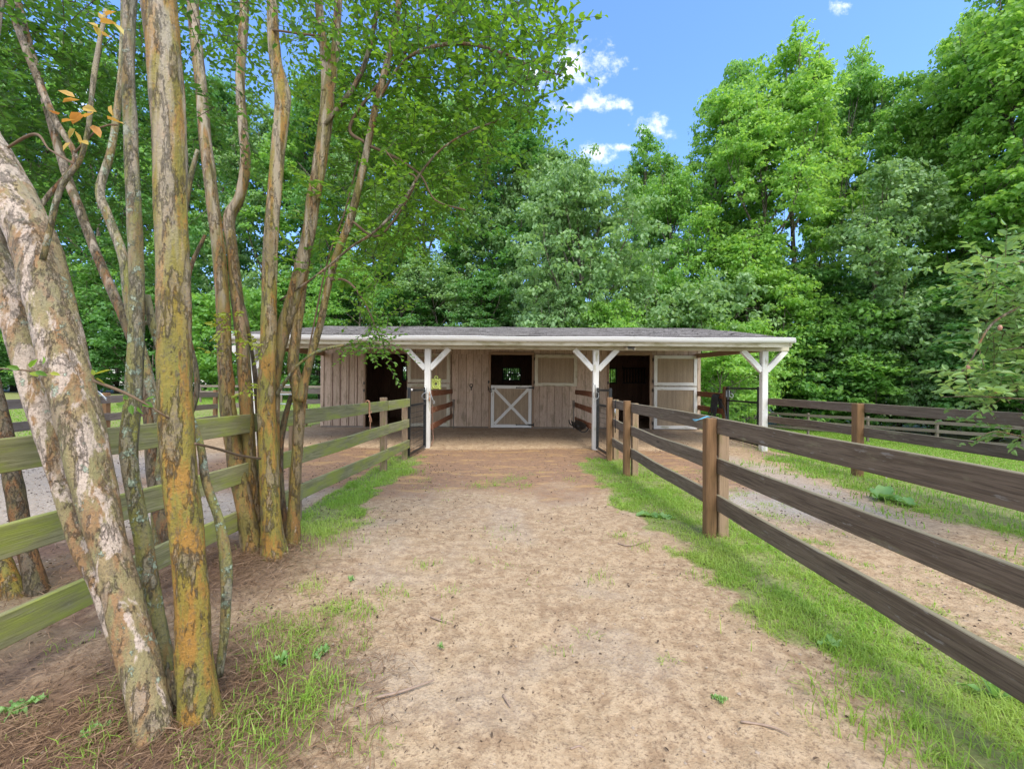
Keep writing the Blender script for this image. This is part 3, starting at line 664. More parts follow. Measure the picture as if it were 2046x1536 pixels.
# ------------------------------------------------------------------ fences
def fence(name, label, posts, rails, pm, rm, psz=.095, ptop=1.18, rh=.145, rt=.032, side=0.0, back=None, gap=.004, cat="fence", skip=(), deep=.15, ext=None, tops=None, dz=None):
    """posts: list of (x,y). rails: list of height of rail top. side: rails offset (+ = to the right of travel)"""
    o = thing(name, label, cat, (posts[0][0], posts[0][1], gz(*posts[0])))
    for i, (x, y) in enumerate(posts):
        if i in skip: continue
        z = gz(x, y); pt = ptop if tops is None else tops[i]
        one("post", pm, o, ((x, y, z - deep), (x, y, z + pt), psz, psz, dict(up=(0, 1, 0), wob=.012, segs=4)))
        if back: one("back_post", W_POSTG, o, ((x + back[0], y + back[1], z - deep), (x + back[0], y + back[1], z + pt - .04), psz, psz, dict(up=(0, 1, 0), wob=.012, segs=3)))
    for r in rails:
        for i in range(len(posts) - 1):
            a = np.array(posts[i], float); b = np.array(posts[i + 1], float); d = (b - a) / np.linalg.norm(b - a); n = np.array((d[1], -d[0]))
            a2 = a + n * side + d * gap; b2 = b + n * side - d * gap
            if i == 0 and ext: a2 = a2 - d * ext[0]
            if i == len(posts) - 2 and ext: b2 = b2 + d * ext[1]
            jz = random.uniform(-.006, .006)
            g = Geo(); g.beam((a2[0], a2[1], gz(*a) + r - rh / 2 + jz + (dz[i] if dz else 0)), (b2[0], b2[1], gz(*b) + r - rh / 2 + random.uniform(-.006, .006) + (dz[i + 1] if dz else 0)), rt, rh, wob=.02, segs=10, ch=.004)
            g.build("rail", rm, o)
    return o
lf = fence("board_fence", "mossy green three-board fence along the left side of the path", [(-2.42, -.8), (-2.33, 1.75), (-2.19, 4.26), (-2.05, 6.72), (-2.0, 7.86)], (1.145, .755, .375), W_POSTG, W_GREEN, side=.065, ptop=1.17, rh=.152, ext=(0, .05), tops=[1.1, 1.1, 1.1, 1.19, 1.10], skip=(1,))
rf = fence("board_fence", "dark stained three-board fence along the right side of the path", [(1.90, -1.4), (1.89, 1.22), (1.855, 3.93), (1.80, 6.56), (1.835, 7.90)], (1.105, .745, .395), W_POST, W_DARK, side=.065, ptop=1.11, rt=.036, back=(.125, .03), tops=[1.1, 1.1, 1.105, 1.17, 1.185], ext=(0, .04), dz=[-.05, -.035, 0, .03, .04])
g = Geo()
for (yy_, z0_, z1_) in ((2.17, 1.035, .935), (2.145, 1.03, .96), (2.29, 1.03, .985)):
    g.tube([(1.9375, yy_, z0_), (1.937, yy_ + .004, (z0_ + z1_) / 2), (1.937, yy_, z1_)], [.004, .0025, .0035], 6, lump=.4, lumpf=60)
g.build("paint_drip", WHITEP, rf)
bf = fence("board_fence", "dark weathered board fence running right from the porch corner post", [(5.56, 9.34), (5.48, 6.66), (5.40, 4.02), (5.35, 1.4)], (1.15, .78, .41), W_POST, W_DARK, side=-.07, psz=.12, ptop=1.15, skip=(0,), ext=(.0, 0))
ff = fence("board_fence", "pale grey board fence far off in front of the right-hand woods", [(6.2, 24.6), (8.8, 24.6), (11.4, 24.4), (13.9, 24.0), (15.3, 21.7), (16.6, 19.6), (17.8, 17.6), (19.0, 15.6), (20.2, 13.6)], (1.12, .78, .44), W_GREY, W_GREY, side=.06, ptop=1.18, rh=.13)
lp = fence("board_fence", "brown board fence between the left yard and the bright lawn", [(-6.2, 0), (-6.75, 2.7), (-7.35, 5.5), (-7.92, 8.2), (-8.45, 10.6), (-8.85, 12.55)], (1.15, .80, .45), W_POST, W_GREY, side=.06, ptop=1.2)
lp2 = fence("board_fence", "short board fence at the back of the left yard beside the pipe gate", [(-8.85, 12.95), (-8.25, 12.97)], (1.15, .80, .45), W_POST, W_GREY, side=.06, ptop=1.2)
lc_ = fence("board_fence", "short grey two-board fence joining the left barn corner", [(-6.36, 12.95), (-5.76, 12.75)], (1.16, .84), W_POSTG, W_GREY, side=.06, ptop=1.45, skip=(1,))
lfar = fence("board_fence", "distant board fence crossing the lawn behind the pipe gate", [(-20, 27), (-17.4, 27), (-14.8, 27), (-12.2, 27), (-9.6, 27), (-7, 27), (-4.4, 27)], (1.12, .74), W_GREY, W_GREY, side=.06, ptop=1.15)
rc_ = fence("board_fence", "reddish two-board fence from the right barn corner to the far gate post", [(5.66, 12.62), (5.62, 11.05)], (1.15, .75), W_POST, W_RUST, side=.07, psz=.13, ptop=1.33, skip=(0,))
def aisle(x, label, lowtop):
    o = thing("divider_rails", label, "rails", (x, YP + .08, 0)); z0 = .02
    for (zn, zf) in ((1.27, 1.285), (.89, .92), (.53, lowtop)):
        g = Geo(); g.beam((x, YP + .08, zn - .065), (x + (.04 if x < 0 else .02), YW - .32, zf - .065), .03, .13, wob=.015, segs=6, ch=.004); g.build("rail", W_RUST, o)
    xx = x + (.09 if x < 0 else -.03); g = Geo(); g.tube([(xx, YW - .35, .08), (xx, YW - .34, .80)], .018, 8); g.beam((xx, YW - .34, .74), (xx, YW - .34, .98), .05, .07, up=(1, 0, 0)); g.build("stake", W_GREY, o)
    return o
aisle(-1.80, "red-brown rails dividing the porch behind the left gate", .56); aisle(1.84, "red-brown rails dividing the porch behind the right gate", .50)

def mesh_gate(name, label, p0, p1, z0, z1, mid, vs=.10, hs=.1, cap=None, group=None):
    a = np.array(p0, float); b = np.array(p1, float); o = thing(name, label, "gate", (a[0], a[1], 0))
    P = lambda t, z: (a[0] + (b[0] - a[0]) * t, a[1] + (b[1] - a[1]) * t, z)
    g = Geo()
    for t in (0, 1): g.beam(P(t, z0), P(t, z1 + .03), .055, .055, up=(0, 1, 0))
    for z in (z0 + .02, mid, z1 - .015): g.beam(P(.02, z), P(.98, z), .045, .045)
    g.build("frame", BLACK, o)
    g = Geo(); Ln = np.linalg.norm(b - a)
    for z in np.arange(z0 + hs, mid, hs): g.tube([P(.02, z), P(.98, z)], .004, 4, cap=False)
    for t in np.arange(vs, Ln, vs) / Ln: g.tube([P(t, z0 + .02), P(t, mid)], .003, 4, cap=False)
    g.build("wire_mesh", BLACK, o)
    return o, P
lg, P = mesh_gate("mesh_gate", "black wire mesh gate standing open left of the path", (-1.95, 7.98), (-1.885, 9.12), .05, 1.31, 1.0)
g = Geo(); g.tube([P(.04, 1.30), P(.14, 1.30)], .028, 10); g.tube([P(.02, .985), P(.1, .99)], .02, 10); g.build("rubber_bumper", WHITEP, lg)
g = Geo(); q = P(.97, 1.22)
g.tube(bez([(q[0] + .03 + .07 * math.cos(t), q[1] - .03 + .05 * math.cos(t), 1.16 + .07 * math.sin(t)) for t in np.linspace(0, 6.283, 9)], 4), .007, 6); g.tube([(q[0] + .03, q[1] - .03, 1.1), (q[0] + .03, q[1] - .03, 1.38)], .012, 6); g.build("chain_latch", STEEL, lg)
rg, P = mesh_gate("mesh_gate", "black wire mesh gate standing open right of the path", (1.90, 8.12), (1.86, 9.12), .04, 1.33, 1.0)
g = Geo(); q = P(.97, 1.22)
g.tube(bez([(q[0] - .05 + .06 * math.cos(t), q[1] - .03, 1.20 + .08 * math.sin(t)) for t in np.linspace(0, 6.283, 9)], 4), .008, 6); g.tube([(q[0] - .06, q[1] - .03, 1.15), (q[0] - .07, q[1] - .03, 1.42), (q[0] - .11, q[1] - .03, 1.45)], .012, 6); g.build("chain_latch", STEEL, rg)
mesh_gate("mesh_gate", "black wire mesh gate between the corner porch post and the hose post", (5.62, 10.95), (5.55, 9.45), .08, 1.38, 1.05, vs=.07, hs=.3)
# pipe gate at the back of the left yard
o = thing("pipe_gate", "dark pipe gate across the back of the left yard seen between trunks", "gate", (-6.5, 13, 0)); g = Geo()
for z in (1.36, 1.07, .78, .48, .2): g.tube([(-6.52, 13, z), (-8.2, 13, z)], .022, 8)
for x in (-6.5, -8.2): g.tube([(x, 13, .12), (x, 13, 1.4)], .028, 8)
g.build("frame", GREYB, o); g = Geo()
for x in np.arange(-8.1, -6.5, .1): g.tube([(x, 13, .2), (x, 13, .78)], .003, 4, cap=False)
g.build("wire_mesh", GREYB, o)

# ------------------------------------------------------------------ small things hung about
# lime hanging toy
tx, ty = -1.715, 9.50
t = thing("hanging_toy", "lime green hollow horse toy hanging on a cord by the left porch post", "toy", (tx, ty, 1.32)); g = Geo()
def sup(r, n=24, p=4.0, cx=tx, cz=1.42, y=ty, sx=1, sz=1.15): 
    out = []
    for a in np.linspace(0, 2 * math.pi, n + 1):
        c, s_ = math.cos(a), math.sin(a); k = r / ((abs(c) ** p + abs(s_) ** p) ** (1 / p)); out.append((cx + k * c * sx, y, cz + k * s_ * sz))
    return out
for dy in (-.045, .045):
    g.tube(sup(.078, y=ty + dy), .024, 8, cap=False); g.tube(sup(.046, p=2, y=ty + dy), .017, 8, cap=False)
for sx in (-1, 1):
    for sz in (-1, 1):
        g.tube([(tx + sx * .082, ty - .06, 1.42 + sz * .095), (tx + sx * .082, ty + .06, 1.42 + sz * .095)], .03, 8)
        g.tube([(tx + sx * .04, ty - .05, 1.42 + sz * .05), (tx + sx * .075, ty - .05, 1.42 + sz * .085)], .018, 6)
g.build("body", TOY, t)
g = Geo(); g.tube(bez([(tx + .034 * math.cos(a), ty, 1.565 + .036 * math.sin(a)) for a in np.linspace(0, 6.283, 9)], 4), .014, 8); g.build("handle_ring", TOY, t)
g = Geo(); g.tube(bez([(tx, ty, 1.60), (tx - .004, ty, 1.85), (tx - .02, ty - .1, 2.19)], 5), .004, 5); g.build("cord", TWINE, t)
# clips and lead hanging on the left porch post
o = thing("lead_clip", "metal snap clip on a faded rope hooked to the left porch post", "clip", (-1.76, 9.2, 1.1)); g = Geo()
g.tube(bez([(-1.79, 9.19, 1.26), (-1.77, 9.17, 1.2), (-1.74, 9.16, 1.12), (-1.71, 9.16, 1.04)], 4), .010, 6); g.tube(bez([(-1.70 + .02 * math.cos(a), 9.16, 1.02 + .03 * math.sin(a)) for a in np.linspace(0, 6.283, 8)], 3), .006, 6); g.build("snap", STEEL, o)
g = Geo(); g.tube(bez([(-1.79, 9.19, 1.25), (-1.80, 9.18, 1.15), (-1.795, 9.18, 1.05)], 4), .014, 6); g.build("rope_end", TWINE, o)
g = Geo(); g.tube(bez([(-1.77, 9.36, .95), (-1.765, 9.37, .6), (-1.755, 9.37, .32), (-1.74, 9.36, .2), (-1.76, 9.33, .12), (-1.78, 9.3, .07)], 5), .011, 6, lump=.2)
tag(g.build("lead_rope", mat_plain("rust_rope", (.22, .12, .08), .9)), "rusty brown lead hanging to the ground behind the left porch post", "lead rope")
# rubber trough
o = thing("rubber_trough", "black rubber feed trough hooked low on the right porch rails", "feed trough", (1.72, 10.8, .3)); g = Geo()
tb = []
for k_, yk in enumerate(np.linspace(10.05, 11.75, 10)):
    sc_ = math.sin(math.pi * (k_ + .6) / 10.2) ** .35
    for a in np.linspace(math.pi, 2 * math.pi, 9): tb.append((1.72 + .12 * sc_ * math.cos(a), yk, .46 + .16 * sc_ * math.sin(a)))
    for a in np.linspace(2 * math.pi, math.pi, 9): tb.append((1.72 + .105 * sc_ * math.cos(a), yk, .46 + .145 * sc_ * math.sin(a)))
I = np.arange(180).reshape(10, 18); J = np.roll(I, -1, 1); g.add(tb, np.stack([I[:-1], J[:-1], J[1:], I[1:]], -1).reshape(-1, 4), smooth=True); g.build("body", RUBBER, o)
g = Geo()
for yk in (10.1, 10.6, 11.1, 11.65): g.tube(bez([(1.72 + .135 * math.cos(a), yk, .46 + .17 * math.sin(a)) for a in np.linspace(math.pi, 2 * math.pi, 7)], 3), .016, 6)
g.build("rib", RUBBER, o)
# strap on the right fence
o = thing("hanging_strap", "black strap with grey end hanging from the top rail near the right gate", "strap", (1.80, 7.45, 1.1)); g = Geo()
g.tube(bez([(1.845, 7.45, 1.16), (1.83, 7.44, 1.10), (1.83, 7.44, .8), (1.832, 7.44, .58)], 5), .009, 6); g.build("strap", RUBBER, o)
g = Geo(); g.tube([(1.828, 7.44, 1.0), (1.828, 7.44, .87)], [.011, .017, .012], 8); g.build("buckle", STEEL, o)
# twine on the left fence
g = Geo(); ty2 = 5.9
for dy in (-.012, .02):
    x0 = -2.03
    g.tube(bez([(x0 + .028, ty2 + dy, .985), (x0 + .032, ty2 + dy, 1.08), (x0 + .025, ty2 + dy, 1.16), (x0 - .012, ty2 + dy * .5, 1.168), (x0 - .03, ty2, 1.08), (x0 - .028, ty2, .99)], 4), .006, 6)
for (a, b) in (((0, .0), (.0, -.22)), ((0, .0), (.06, -.12)), ((0, .02), (-.07, -.03)), ((0, .0), (-.03, -.10)), ((.0, .02), (.04, .04))):
    g.tube(bez([(-1.995, ty2 + a[0], .985 + a[1]), (-1.985, ty2 + b[0] * .6, .98 + b[1] * .5), (-1.985, ty2 + b[0], .985 + b[1])], 4), .006, 5)
tag(g.build("baling_twine", TWINE), "orange baling twine tied round the top mossy rail of the left fence", "twine")
g = Geo()
for k_ in range(3): g.tube(bez([(1.84, 3.90, 1.112), (1.80, 3.88, 1.12 + .005 * k_), (1.72, 3.86 + .03 * k_, 1.10 - .008 * k_), (1.66 + .03 * k_, 3.86 + .05 * k_, 1.10 - .012 * k_)], 4), .0022, 5)
tag(g.build("baling_twine", BLUE), "light blue twine end lying on top of the nearest right fence post", "twine")
# power box and hose on the far gate post
o = thing("power_box", "small grey metal box on the brown post by the far right gate", "electrical box", (5.60, 10.94, 1.2)); g = Geo()
g.beam((5.62, 10.955, 1.14), (5.62, 10.955, 1.31), .05, .09, up=(1, 0, 0)); g.build("housing", GREYB, o); g = Geo()
g.tube(bez([(5.66, 10.94, 1.16), (5.72, 10.9, 1.12), (5.73, 10.9, 1.2), (5.68, 10.92, 1.24)], 4), .008, 6); g.build("wire", STEEL, o)
g = Geo()
for k_ in range(9):
    yo = 11.2 + .07 * k_ * .6; h_ = random.uniform(.45, .75); w_ = random.uniform(.05, .12)
    g.tube(bez([(5.50 - w_, yo, 1.17 - h_), (5.47, yo + .02, .85), (5.49, yo, 1.12), (5.56, yo, 1.20), (5.66, yo + .01, 1.10), (5.70, yo + .02, .8), (5.66, yo, 1.15 - h_ * .8)], 5), .014, 7)
g.tube(bez([(5.5, 11.2, 1.1), (5.52, 11.05, .95), (5.54, 10.9, .7), (5.52, 10.8, .3), (5.5, 10.7, .05)], 5), .014, 7)
tag(g.build("hose", HOSE), "dark hose coiled over the reddish rails beside the right barn corner", "hose")
# white cord loop on the left yard post
g = Geo()
for k_ in range(2): g.tube(bez([(-7.98, 8.1, 1.19), (-8.02 + .1 * k_, 8.0, 1.24), (-7.82, 7.95, 1.23), (-7.70, 7.95, 1.12), (-7.68, 7.97, 1.05 + .05 * k_), (-7.80, 7.99, 1.16), (-7.95, 8.05, 1.19)], 4), .008, 6)
tag(g.build("cord_loop", STEEL), "pale wire loop on a post of the left yard fence", "wire loop")

# ------------------------------------------------------------------ crape myrtles in front
TR = {}
def myrtle(name, label, base, group):
    t = thing(name, label, "tree", base, 0, group); return t
def trunk(parent, pts, wid, mat, n=22, lump=.10, flute=.05, seed=1, label=None, nm="trunk", lumpf=9.0, seg=.03):
    """pts: (u, v, Y) of the centre line; wid: widths in photo pixels at those points"""
    P = [W(*p) for p in pts]; rad = []
    for i, (w, p) in enumerate(zip(wid, pts)):      # a round stem reads wider off the axis and across a lean
        a, b = pts[max(0, i - 1)], pts[min(len(pts) - 1, i + 1)]; ln_ = math.hypot(a[0] - b[0], a[1] - b[1])
        rad.append(w * p[2] / F / 2 * (abs(a[1] - b[1]) / ln_ if abs(a[1] - b[1]) / ln_ > .5 else 1) / math.hypot(1, (p[0] - 1023) / F))
    if nm == "trunk": rad[0] *= 1.35; rad[1] *= 1.06
    if nm == "trunk" and P[0].z < .45:            # carry the stem down into the soil
        P.insert(0, Vector((P[0].x, P[0].y, gz(P[0].x, P[0].y) - .12))); rad.insert(0, rad[0] * 1.12)
    ln = sum((P[i + 1] - P[i]).length for i in range(len(P) - 1)); k = max(3, int(ln / (len(P) - 1) / seg))
    c = bez(P, k); r = bez([(x, 0, 0) for x in rad], k)[:, 0]
    near_ = P[0].y < 2.3 and nm == "trunk"
    if near_: c = bez(P, k * 2); r = bez([(x, 0, 0) for x in rad], k * 2)[:, 0]; n = 44
    g = Geo(); g.tube(c, r, n, lump=lump, flute=flute, seed=seed, lumpf=lumpf, crag=.030 if nm == "trunk" else .05)
    o = g.build(nm, mat, parent)
    if label: o["label"] = label
    return o
A = myrtle("crape_myrtle", "big patchy-barked multi-trunk tree nearest on the left, leaning out over the fence", (-1.35, 1.72, 0), "multi-trunk trees along the left fence")
trunk(A, [(322, 1540, 1.60), (312, 1480, 1.62), (296, 1400, 1.64), (256, 1240, 1.68), (220, 1100, 1.71), (182, 950, 1.74), (148, 800, 1.76), (110, 650, 1.78), (76, 520, 1.80), (38, 420, 1.82), (-12, 310, 1.86), (-80, 190, 1.9), (-150, 40, 2.0)],
      [104, 94, 92, 88, 84, 96, 104, 104, 108, 108, 100, 90, 76], BARK_A, 30, .13, .07, 3, "thick leaning trunk with pale peeling bark")
trunk(A, [(296, 1400, 1.72), (232, 1260, 1.76), (198, 1170, 1.78), (164, 1100, 1.80), (122, 960, 1.84), (78, 800, 1.86), (38, 650, 1.88), (-8, 520, 1.9), (-70, 380, 1.95), (-140, 220, 2.0)],
      [56, 52, 48, 50, 54, 78, 88, 90, 86, 76], BARK_A, 24, .12, .06, 8, "pinkish white trunk fused behind the leaning one")
trunk(A, [(345, 1410, 1.85), (330, 1330, 1.86), (313, 1240, 1.87), (292, 1110, 1.88), (272, 1000, 1.88), (258, 905, 1.88), (264, 810, 1.89), (271, 700, 1.9), (273, 560, 1.9), (268, 420, 1.92), (262, 280, 1.94), (255, 120, 1.96), (262, -60, 2.0), (268, -260, 2.05)],
      [46, 42, 40, 38, 34, 37, 38, 36, 33, 32, 30, 29, 28, 24], BARK_D, 18, .14, .05, 12, "thin lichen-spotted green trunk")
trunk(A, [(402, 1480, 1.70), (398, 1400, 1.70), (388, 1300, 1.71), (384, 1180, 1.72), (372, 1050, 1.73), (358, 940, 1.74), (350, 820, 1.75), (348, 700, 1.76), (346, 560, 1.77), (340, 420, 1.78), (338, 280, 1.79), (328, 120, 1.8), (315, -20, 1.82), (305, -200, 1.9)],
      [90, 86, 76, 72, 76, 76, 74, 72, 72, 71, 71, 73, 76, 72], BARK_B, 30, .10, .05, 21, "straight thick ochre trunk", lumpf=6)
trunk(A, [(438, 1350, 1.80), (450, 1240, 1.80), (452, 1130, 1.81), (438, 1040, 1.82), (412, 960, 1.83), (398, 880, 1.86), (362, 790, 1.93), (330, 720, 1.96), (306, 650, 1.98), (292, 590, 1.98)],
      [16, 19, 22, 18, 18, 16, 17, 20, 22, 20], BARK_D, 12, .22, .05, 31, "slim lichen-crusted side stem", "branch")
# dead bark flap between the trunks
g = Geo(); Y0 = 1.66
rows = []
for i, t_ in enumerate(np.linspace(0, 1, 9)):
    c = W(352 - 10 * t_ - 4 * math.sin(3 * t_), 1415 - 75 * t_, Y0); w_ = (.012 + .030 * math.sin(min(1, t_ * 1.3) * 2.4))
    for j in range(5): a = (j - 2) / 2; rows.append((c.x + a * w_, c.y + .02 * a * a, c.z + .004 * math.sin(i * 2 + j)))
I = np.arange(45).reshape(9, 5); g.add(rows, np.stack([I[:-1, :-1], I[:-1, 1:], I[1:, 1:], I[1:, :-1]], -1).reshape(-1, 4), smooth=True)
bf_ = g.build("loose_bark", BARK_E, A); md = bf_.modifiers.new("s", 'SOLIDIFY'); md.thickness = .006
trunk(A, [(85, 520, 1.72), (118, 385, 1.72), (160, 320, 1.73), (176, 260, 1.74), (186, 170, 1.75), (200, 80, 1.76), (212, 20, 1.78)], [16, 15, 13, 11, 12, 10, 8], BARK_D, 10, .25, .0, 41, nm="branch")
trunk(A, [(150, 305, 1.73), (200, 255, 1.78), (235, 250, 1.8)], [9, 8, 5], TWIG, 8, .1, nm="branch")
trunk(A, [(-60, 350, 1.9), (60, 270, 1.86), (100, 300, 1.8), (152, 330, 1.74)], [8, 8, 9, 9], TWIG, 8, .1, nm="branch")
trunk(A, [(186, 760, 1.62), (250, 785, 1.62), (300, 812, 1.63), (338, 836, 1.66)], [8, 8, 9, 9], TWIG, 8, .15, nm="branch")
trunk(A, [(0, 736, 1.6), (50, 740, 1.58), (96, 744, 1.6)], [5, 5, 4], TWIG, 7, .1, nm="branch")
trunk(A, [(390, 886, 1.72), (430, 895, 1.9), (480, 910, 2.3), (520, 916, 3.0)], [6, 7, 6, 5], TWIG, 7, .2, nm="branch")

Bt = myrtle("crape_myrtle", "slender glossy ochre multi-trunk tree beside the second left fence post", (-2.0, 3.4, 0), "multi-trunk trees along the left fence")
YB1 = 3.42
def tb_(pts, wid, mat, seed, **k): return trunk(Bt, pts, [w * .92 for w in wid], mat, 18, k.pop('lump', .11), .06, seed, seg=.045, **k)
tb_([(512, 1140, 3.34), (503, 1090, 3.36), (488, 1010, 3.38), (470, 920, 3.4), (456, 820, 3.42), (449, 720, 3.44), (446, 620, 3.46), (436, 500, 3.5), (424, 400, 3.52), (412, 300, 3.55), (402, 180, 3.6), (390, 60, 3.65), (378, -80, 3.7), (360, -300, 3.8)],
    [52, 46, 40, 38, 37, 36, 34, 33, 31, 29, 27, 27, 25, 20], BARK_C, 51)
tb_([(520, 1120, 3.44), (510, 1040, 3.46), (498, 930, 3.48), (492, 800, 3.5), (484, 690, 3.52), (474, 600, 3.54), (464, 500, 3.56), (458, 436, 3.57), (478, 395, 3.58), (490, 330, 3.58), (485, 250, 3.6), (480, 160, 3.62), (486, 60, 3.64), (492, -80, 3.7), (500, -260, 3.8)],
    [36, 34, 33, 32, 30, 30, 27, 30, 25, 24, 23, 21, 21, 19, 16], BARK_C, 57)
tb_([(548, 1135, 3.30), (545, 1080, 3.31), (540, 1000, 3.32), (536, 900, 3.34), (532, 790, 3.36), (536, 700, 3.38), (538, 600, 3.4), (540, 520, 3.42), (546, 420, 3.44), (554, 320, 3.46), (565, 200, 3.5), (552, 130, 3.52), (545, 60, 3.54), (543, -40, 3.56), (540, -240, 3.6)],
    [62, 54, 46, 42, 39, 37, 33, 31, 30, 30, 34, 28, 25, 24, 20], BARK_B, 61, lump=.13, label="middle trunk with rough orange bark")
tb_([(545, 1100, 3.46), (544, 980, 3.48), (545, 860, 3.5), (546, 760, 3.5), (560, 680, 3.5), (582, 610, 3.5), (600, 540, 3.5), (618, 460, 3.5), (628, 390, 3.5), (640, 320, 3.52), (650, 250, 3.54), (654, 180, 3.56), (648, 110, 3.58), (640, 40, 3.6), (632, -60, 3.65), (620, -240, 3.7)],
    [30, 30, 30, 30, 32, 32, 29, 29, 29, 30, 31, 28, 20, 19, 18, 14], BARK_C, 67, label="long curving smooth trunk")
tb_([(654, 190, 3.56), (668, 130, 3.57), (672, 60, 3.6), (678, -30, 3.64), (690, -200, 3.7)], [22, 20, 18, 17, 13], BARK_C, 71)
tb_([(585, 1080, 3.52), (588, 1000, 3.52), (594, 900, 3.52), (598, 830, 3.52), (597, 780, 3.52), (586, 730, 3.52), (592, 670, 3.53), (600, 610, 3.54), (606, 570, 3.55), (616, 520, 3.56)],
    [26, 25, 24, 25, 30, 24, 21, 20, 17, 12], BARK_C, 73)
tb_([(600, 800, 3.5), (612, 750, 3.5), (628, 690, 3.5), (642, 640, 3.5), (656, 570, 3.5), (676, 500, 3.5), (700, 440, 3.5), (718, 370, 3.5), (735, 290, 3.5), (752, 210, 3.52), (770, 140, 3.54), (790, 60, 3.56), (800, -40, 3.6), (815, -200, 3.7)],
    [22, 19, 18, 17, 17, 17, 18, 16, 15, 14, 14, 13, 12, 9], BARK_C, 79)
tb_([(572, 1080, 3.6), (562, 980, 3.6), (560, 900, 3.6), (568, 840, 3.6), (582, 790, 3.58)], [14, 14, 14, 14, 12], BARK_E, 83)
tb_([(526, 1000, 3.62), (520, 900, 3.62), (514, 800, 3.62), (506, 720, 3.62), (488, 620, 3.5), (470, 560, 3.4)], [13, 12, 12, 9, 8, 7], BARK_E, 87, nm="branch")
tb_([(545, 800, 3.5), (575, 755, 3.45), (600, 725, 3.4), (640, 700, 3.38), (700, 688, 3.36), (745, 684, 3.34), (790, 700, 3.32)], [10, 9, 8, 7, 6, 5, 4], BARK_D, 89, nm="branch")
for pts, wd in (([(560, 600, 3.5), (640, 545, 3.4), (700, 495, 3.35), (750, 462, 3.3), (800, 410, 3.3), (838, 350, 3.3), (880, 300, 3.28), (940, 262, 3.25), (1000, 240, 3.22)], [9, 9, 9, 9, 8, 7, 6, 4, 3]),
                ([(700, 440, 3.5), (760, 470, 3.45), (830, 365, 3.3), (800, 340, 3.3), (770, 300, 3.3)], [5, 5, 5, 4, 3]),
                ([(735, 290, 3.5), (790, 315, 3.5), (840, 350, 3.4), (870, 400, 3.3), (930, 420, 3.3)], [6, 6, 6, 5, 4]),
                ([(752, 210, 3.5), (800, 130, 3.4), (860, 95, 3.3), (930, 88, 3.2), (1000, 105, 3.1), (1080, 140, 3.0), (1120, 150, 3.0)], [9, 8, 8, 7, 6, 4, 3]),
                ([(735, 290, 3.5), (700, 250, 3.6), (780, 140, 3.7), (850, 60, 3.8), (900, 0, 3.9)], [8, 8, 8, 7, 6]),
                ([(545, 60, 3.5), (600, 68, 3.5), (640, 72, 3.5)], [5, 5, 5]), ([(650, 250, 3.5), (720, 150, 3.6), (750, 40, 3.7), (760, -60, 3.8)], [13, 12, 11, 10]),
                ([(655, 560, 3.5), (690, 560, 3.4), (720, 590, 3.3), (745, 640, 3.3), (760, 680, 3.3)], [5, 5, 5, 4, 3]),
                ([(598, 800, 3.5), (650, 540, 3.6), (690, 420, 3.7), (720, 300, 3.8)], [4, 4, 4, 3])):
    tb_(pts, wd, TWIG if wd[0] < 9 else BARK_E, 91, nm="branch")
# trees beyond the fence
Ct = myrtle("crape_myrtle", "dull brown multi-trunk tree just beyond the fence behind the nearest tree", (-2.85, 3.3, 0), "multi-trunk trees along the left fence")
def tc_(pts, wid, seed, mat=BARK_E, **k): return trunk(Ct, pts, wid, mat, 16, .14, .06, seed, seg=.06, **k)
tc_([(345, 1080, 3.3), (318, 1000, 3.35), (305, 930, 3.4), (300, 850, 3.45), (292, 760, 3.5), (262, 670, 3.55), (228, 590, 3.6), (190, 500, 3.65), (160, 420, 3.7), (130, 340, 3.75), (90, 200, 3.8), (50, 60, 3.9), (20, -60, 4.0)], [44, 36, 30, 28, 28, 27, 26, 25, 24, 22, 20, 18, 15], 101)
tc_([(330, 1075, 3.4), (322, 980, 3.4), (330, 900, 3.42), (318, 830, 3.45), (298, 760, 3.48), (262, 620, 3.5), (248, 520, 3.5), (215, 430, 3.5), (200, 380, 3.5), (222, 300, 3.52), (236, 210, 3.55), (246, 100, 3.6), (250, -60, 3.7)], [40, 36, 32, 26, 24, 24, 22, 22, 20, 18, 17, 16, 14], 105, BARK_D)
tc_([(355, 1075, 3.35), (352, 1000, 3.4), (345, 930, 3.5), (366, 860, 3.6), (390, 800, 3.7), (392, 740, 3.75), (372, 640, 3.8), (380, 540, 3.85), (410, 470, 3.9)], [36, 30, 24, 16, 12, 12, 10, 9, 8], 109, nm="trunk")
tc_([(262, 640, 3.6), (300, 640, 3.7), (360, 560, 3.8), (365, 460, 3.85), (380, 360, 3.9), (395, 300, 3.9)], [14, 14, 14, 13, 12, 10], 113, BARK_D)
Dt = myrtle("crape_myrtle", "orange-brown trunked tree at the far left edge beyond the fence", (-3.35, 2.75, 0), "multi-trunk trees along the left fence")
def td_(pts, wid, seed, mat=BARK_E, **k): return trunk(Dt, pts, wid, mat, 18, .13, .06, seed, seg=.06, **k)
td_([(80, 1215, 2.75), (66, 1150, 2.75), (45, 1060, 2.78), (26, 960, 2.8), (8, 860, 2.85), (-30, 700, 2.95), (-60, 500, 3.1), (-40, 300, 3.2), (-20, 100, 3.3), (10, -80, 3.4)], [52, 48, 46, 44, 42, 40, 38, 34, 30, 24], 121)
td_([(62, 1260, 2.7), (20, 1170, 2.7), (-20, 1080, 2.72), (-70, 950, 2.75), (-130, 780, 2.8)], [56, 62, 58, 50, 44], 125, BARK_B)
td_([(0, 620, 3.1), (40, 480, 3.3), (90, 400, 3.4), (150, 320, 3.5), (110, 240, 3.5), (60, 120, 3.55), (0, -40, 3.6)], [14, 14, 14, 12, 18, 18, 15], 129)

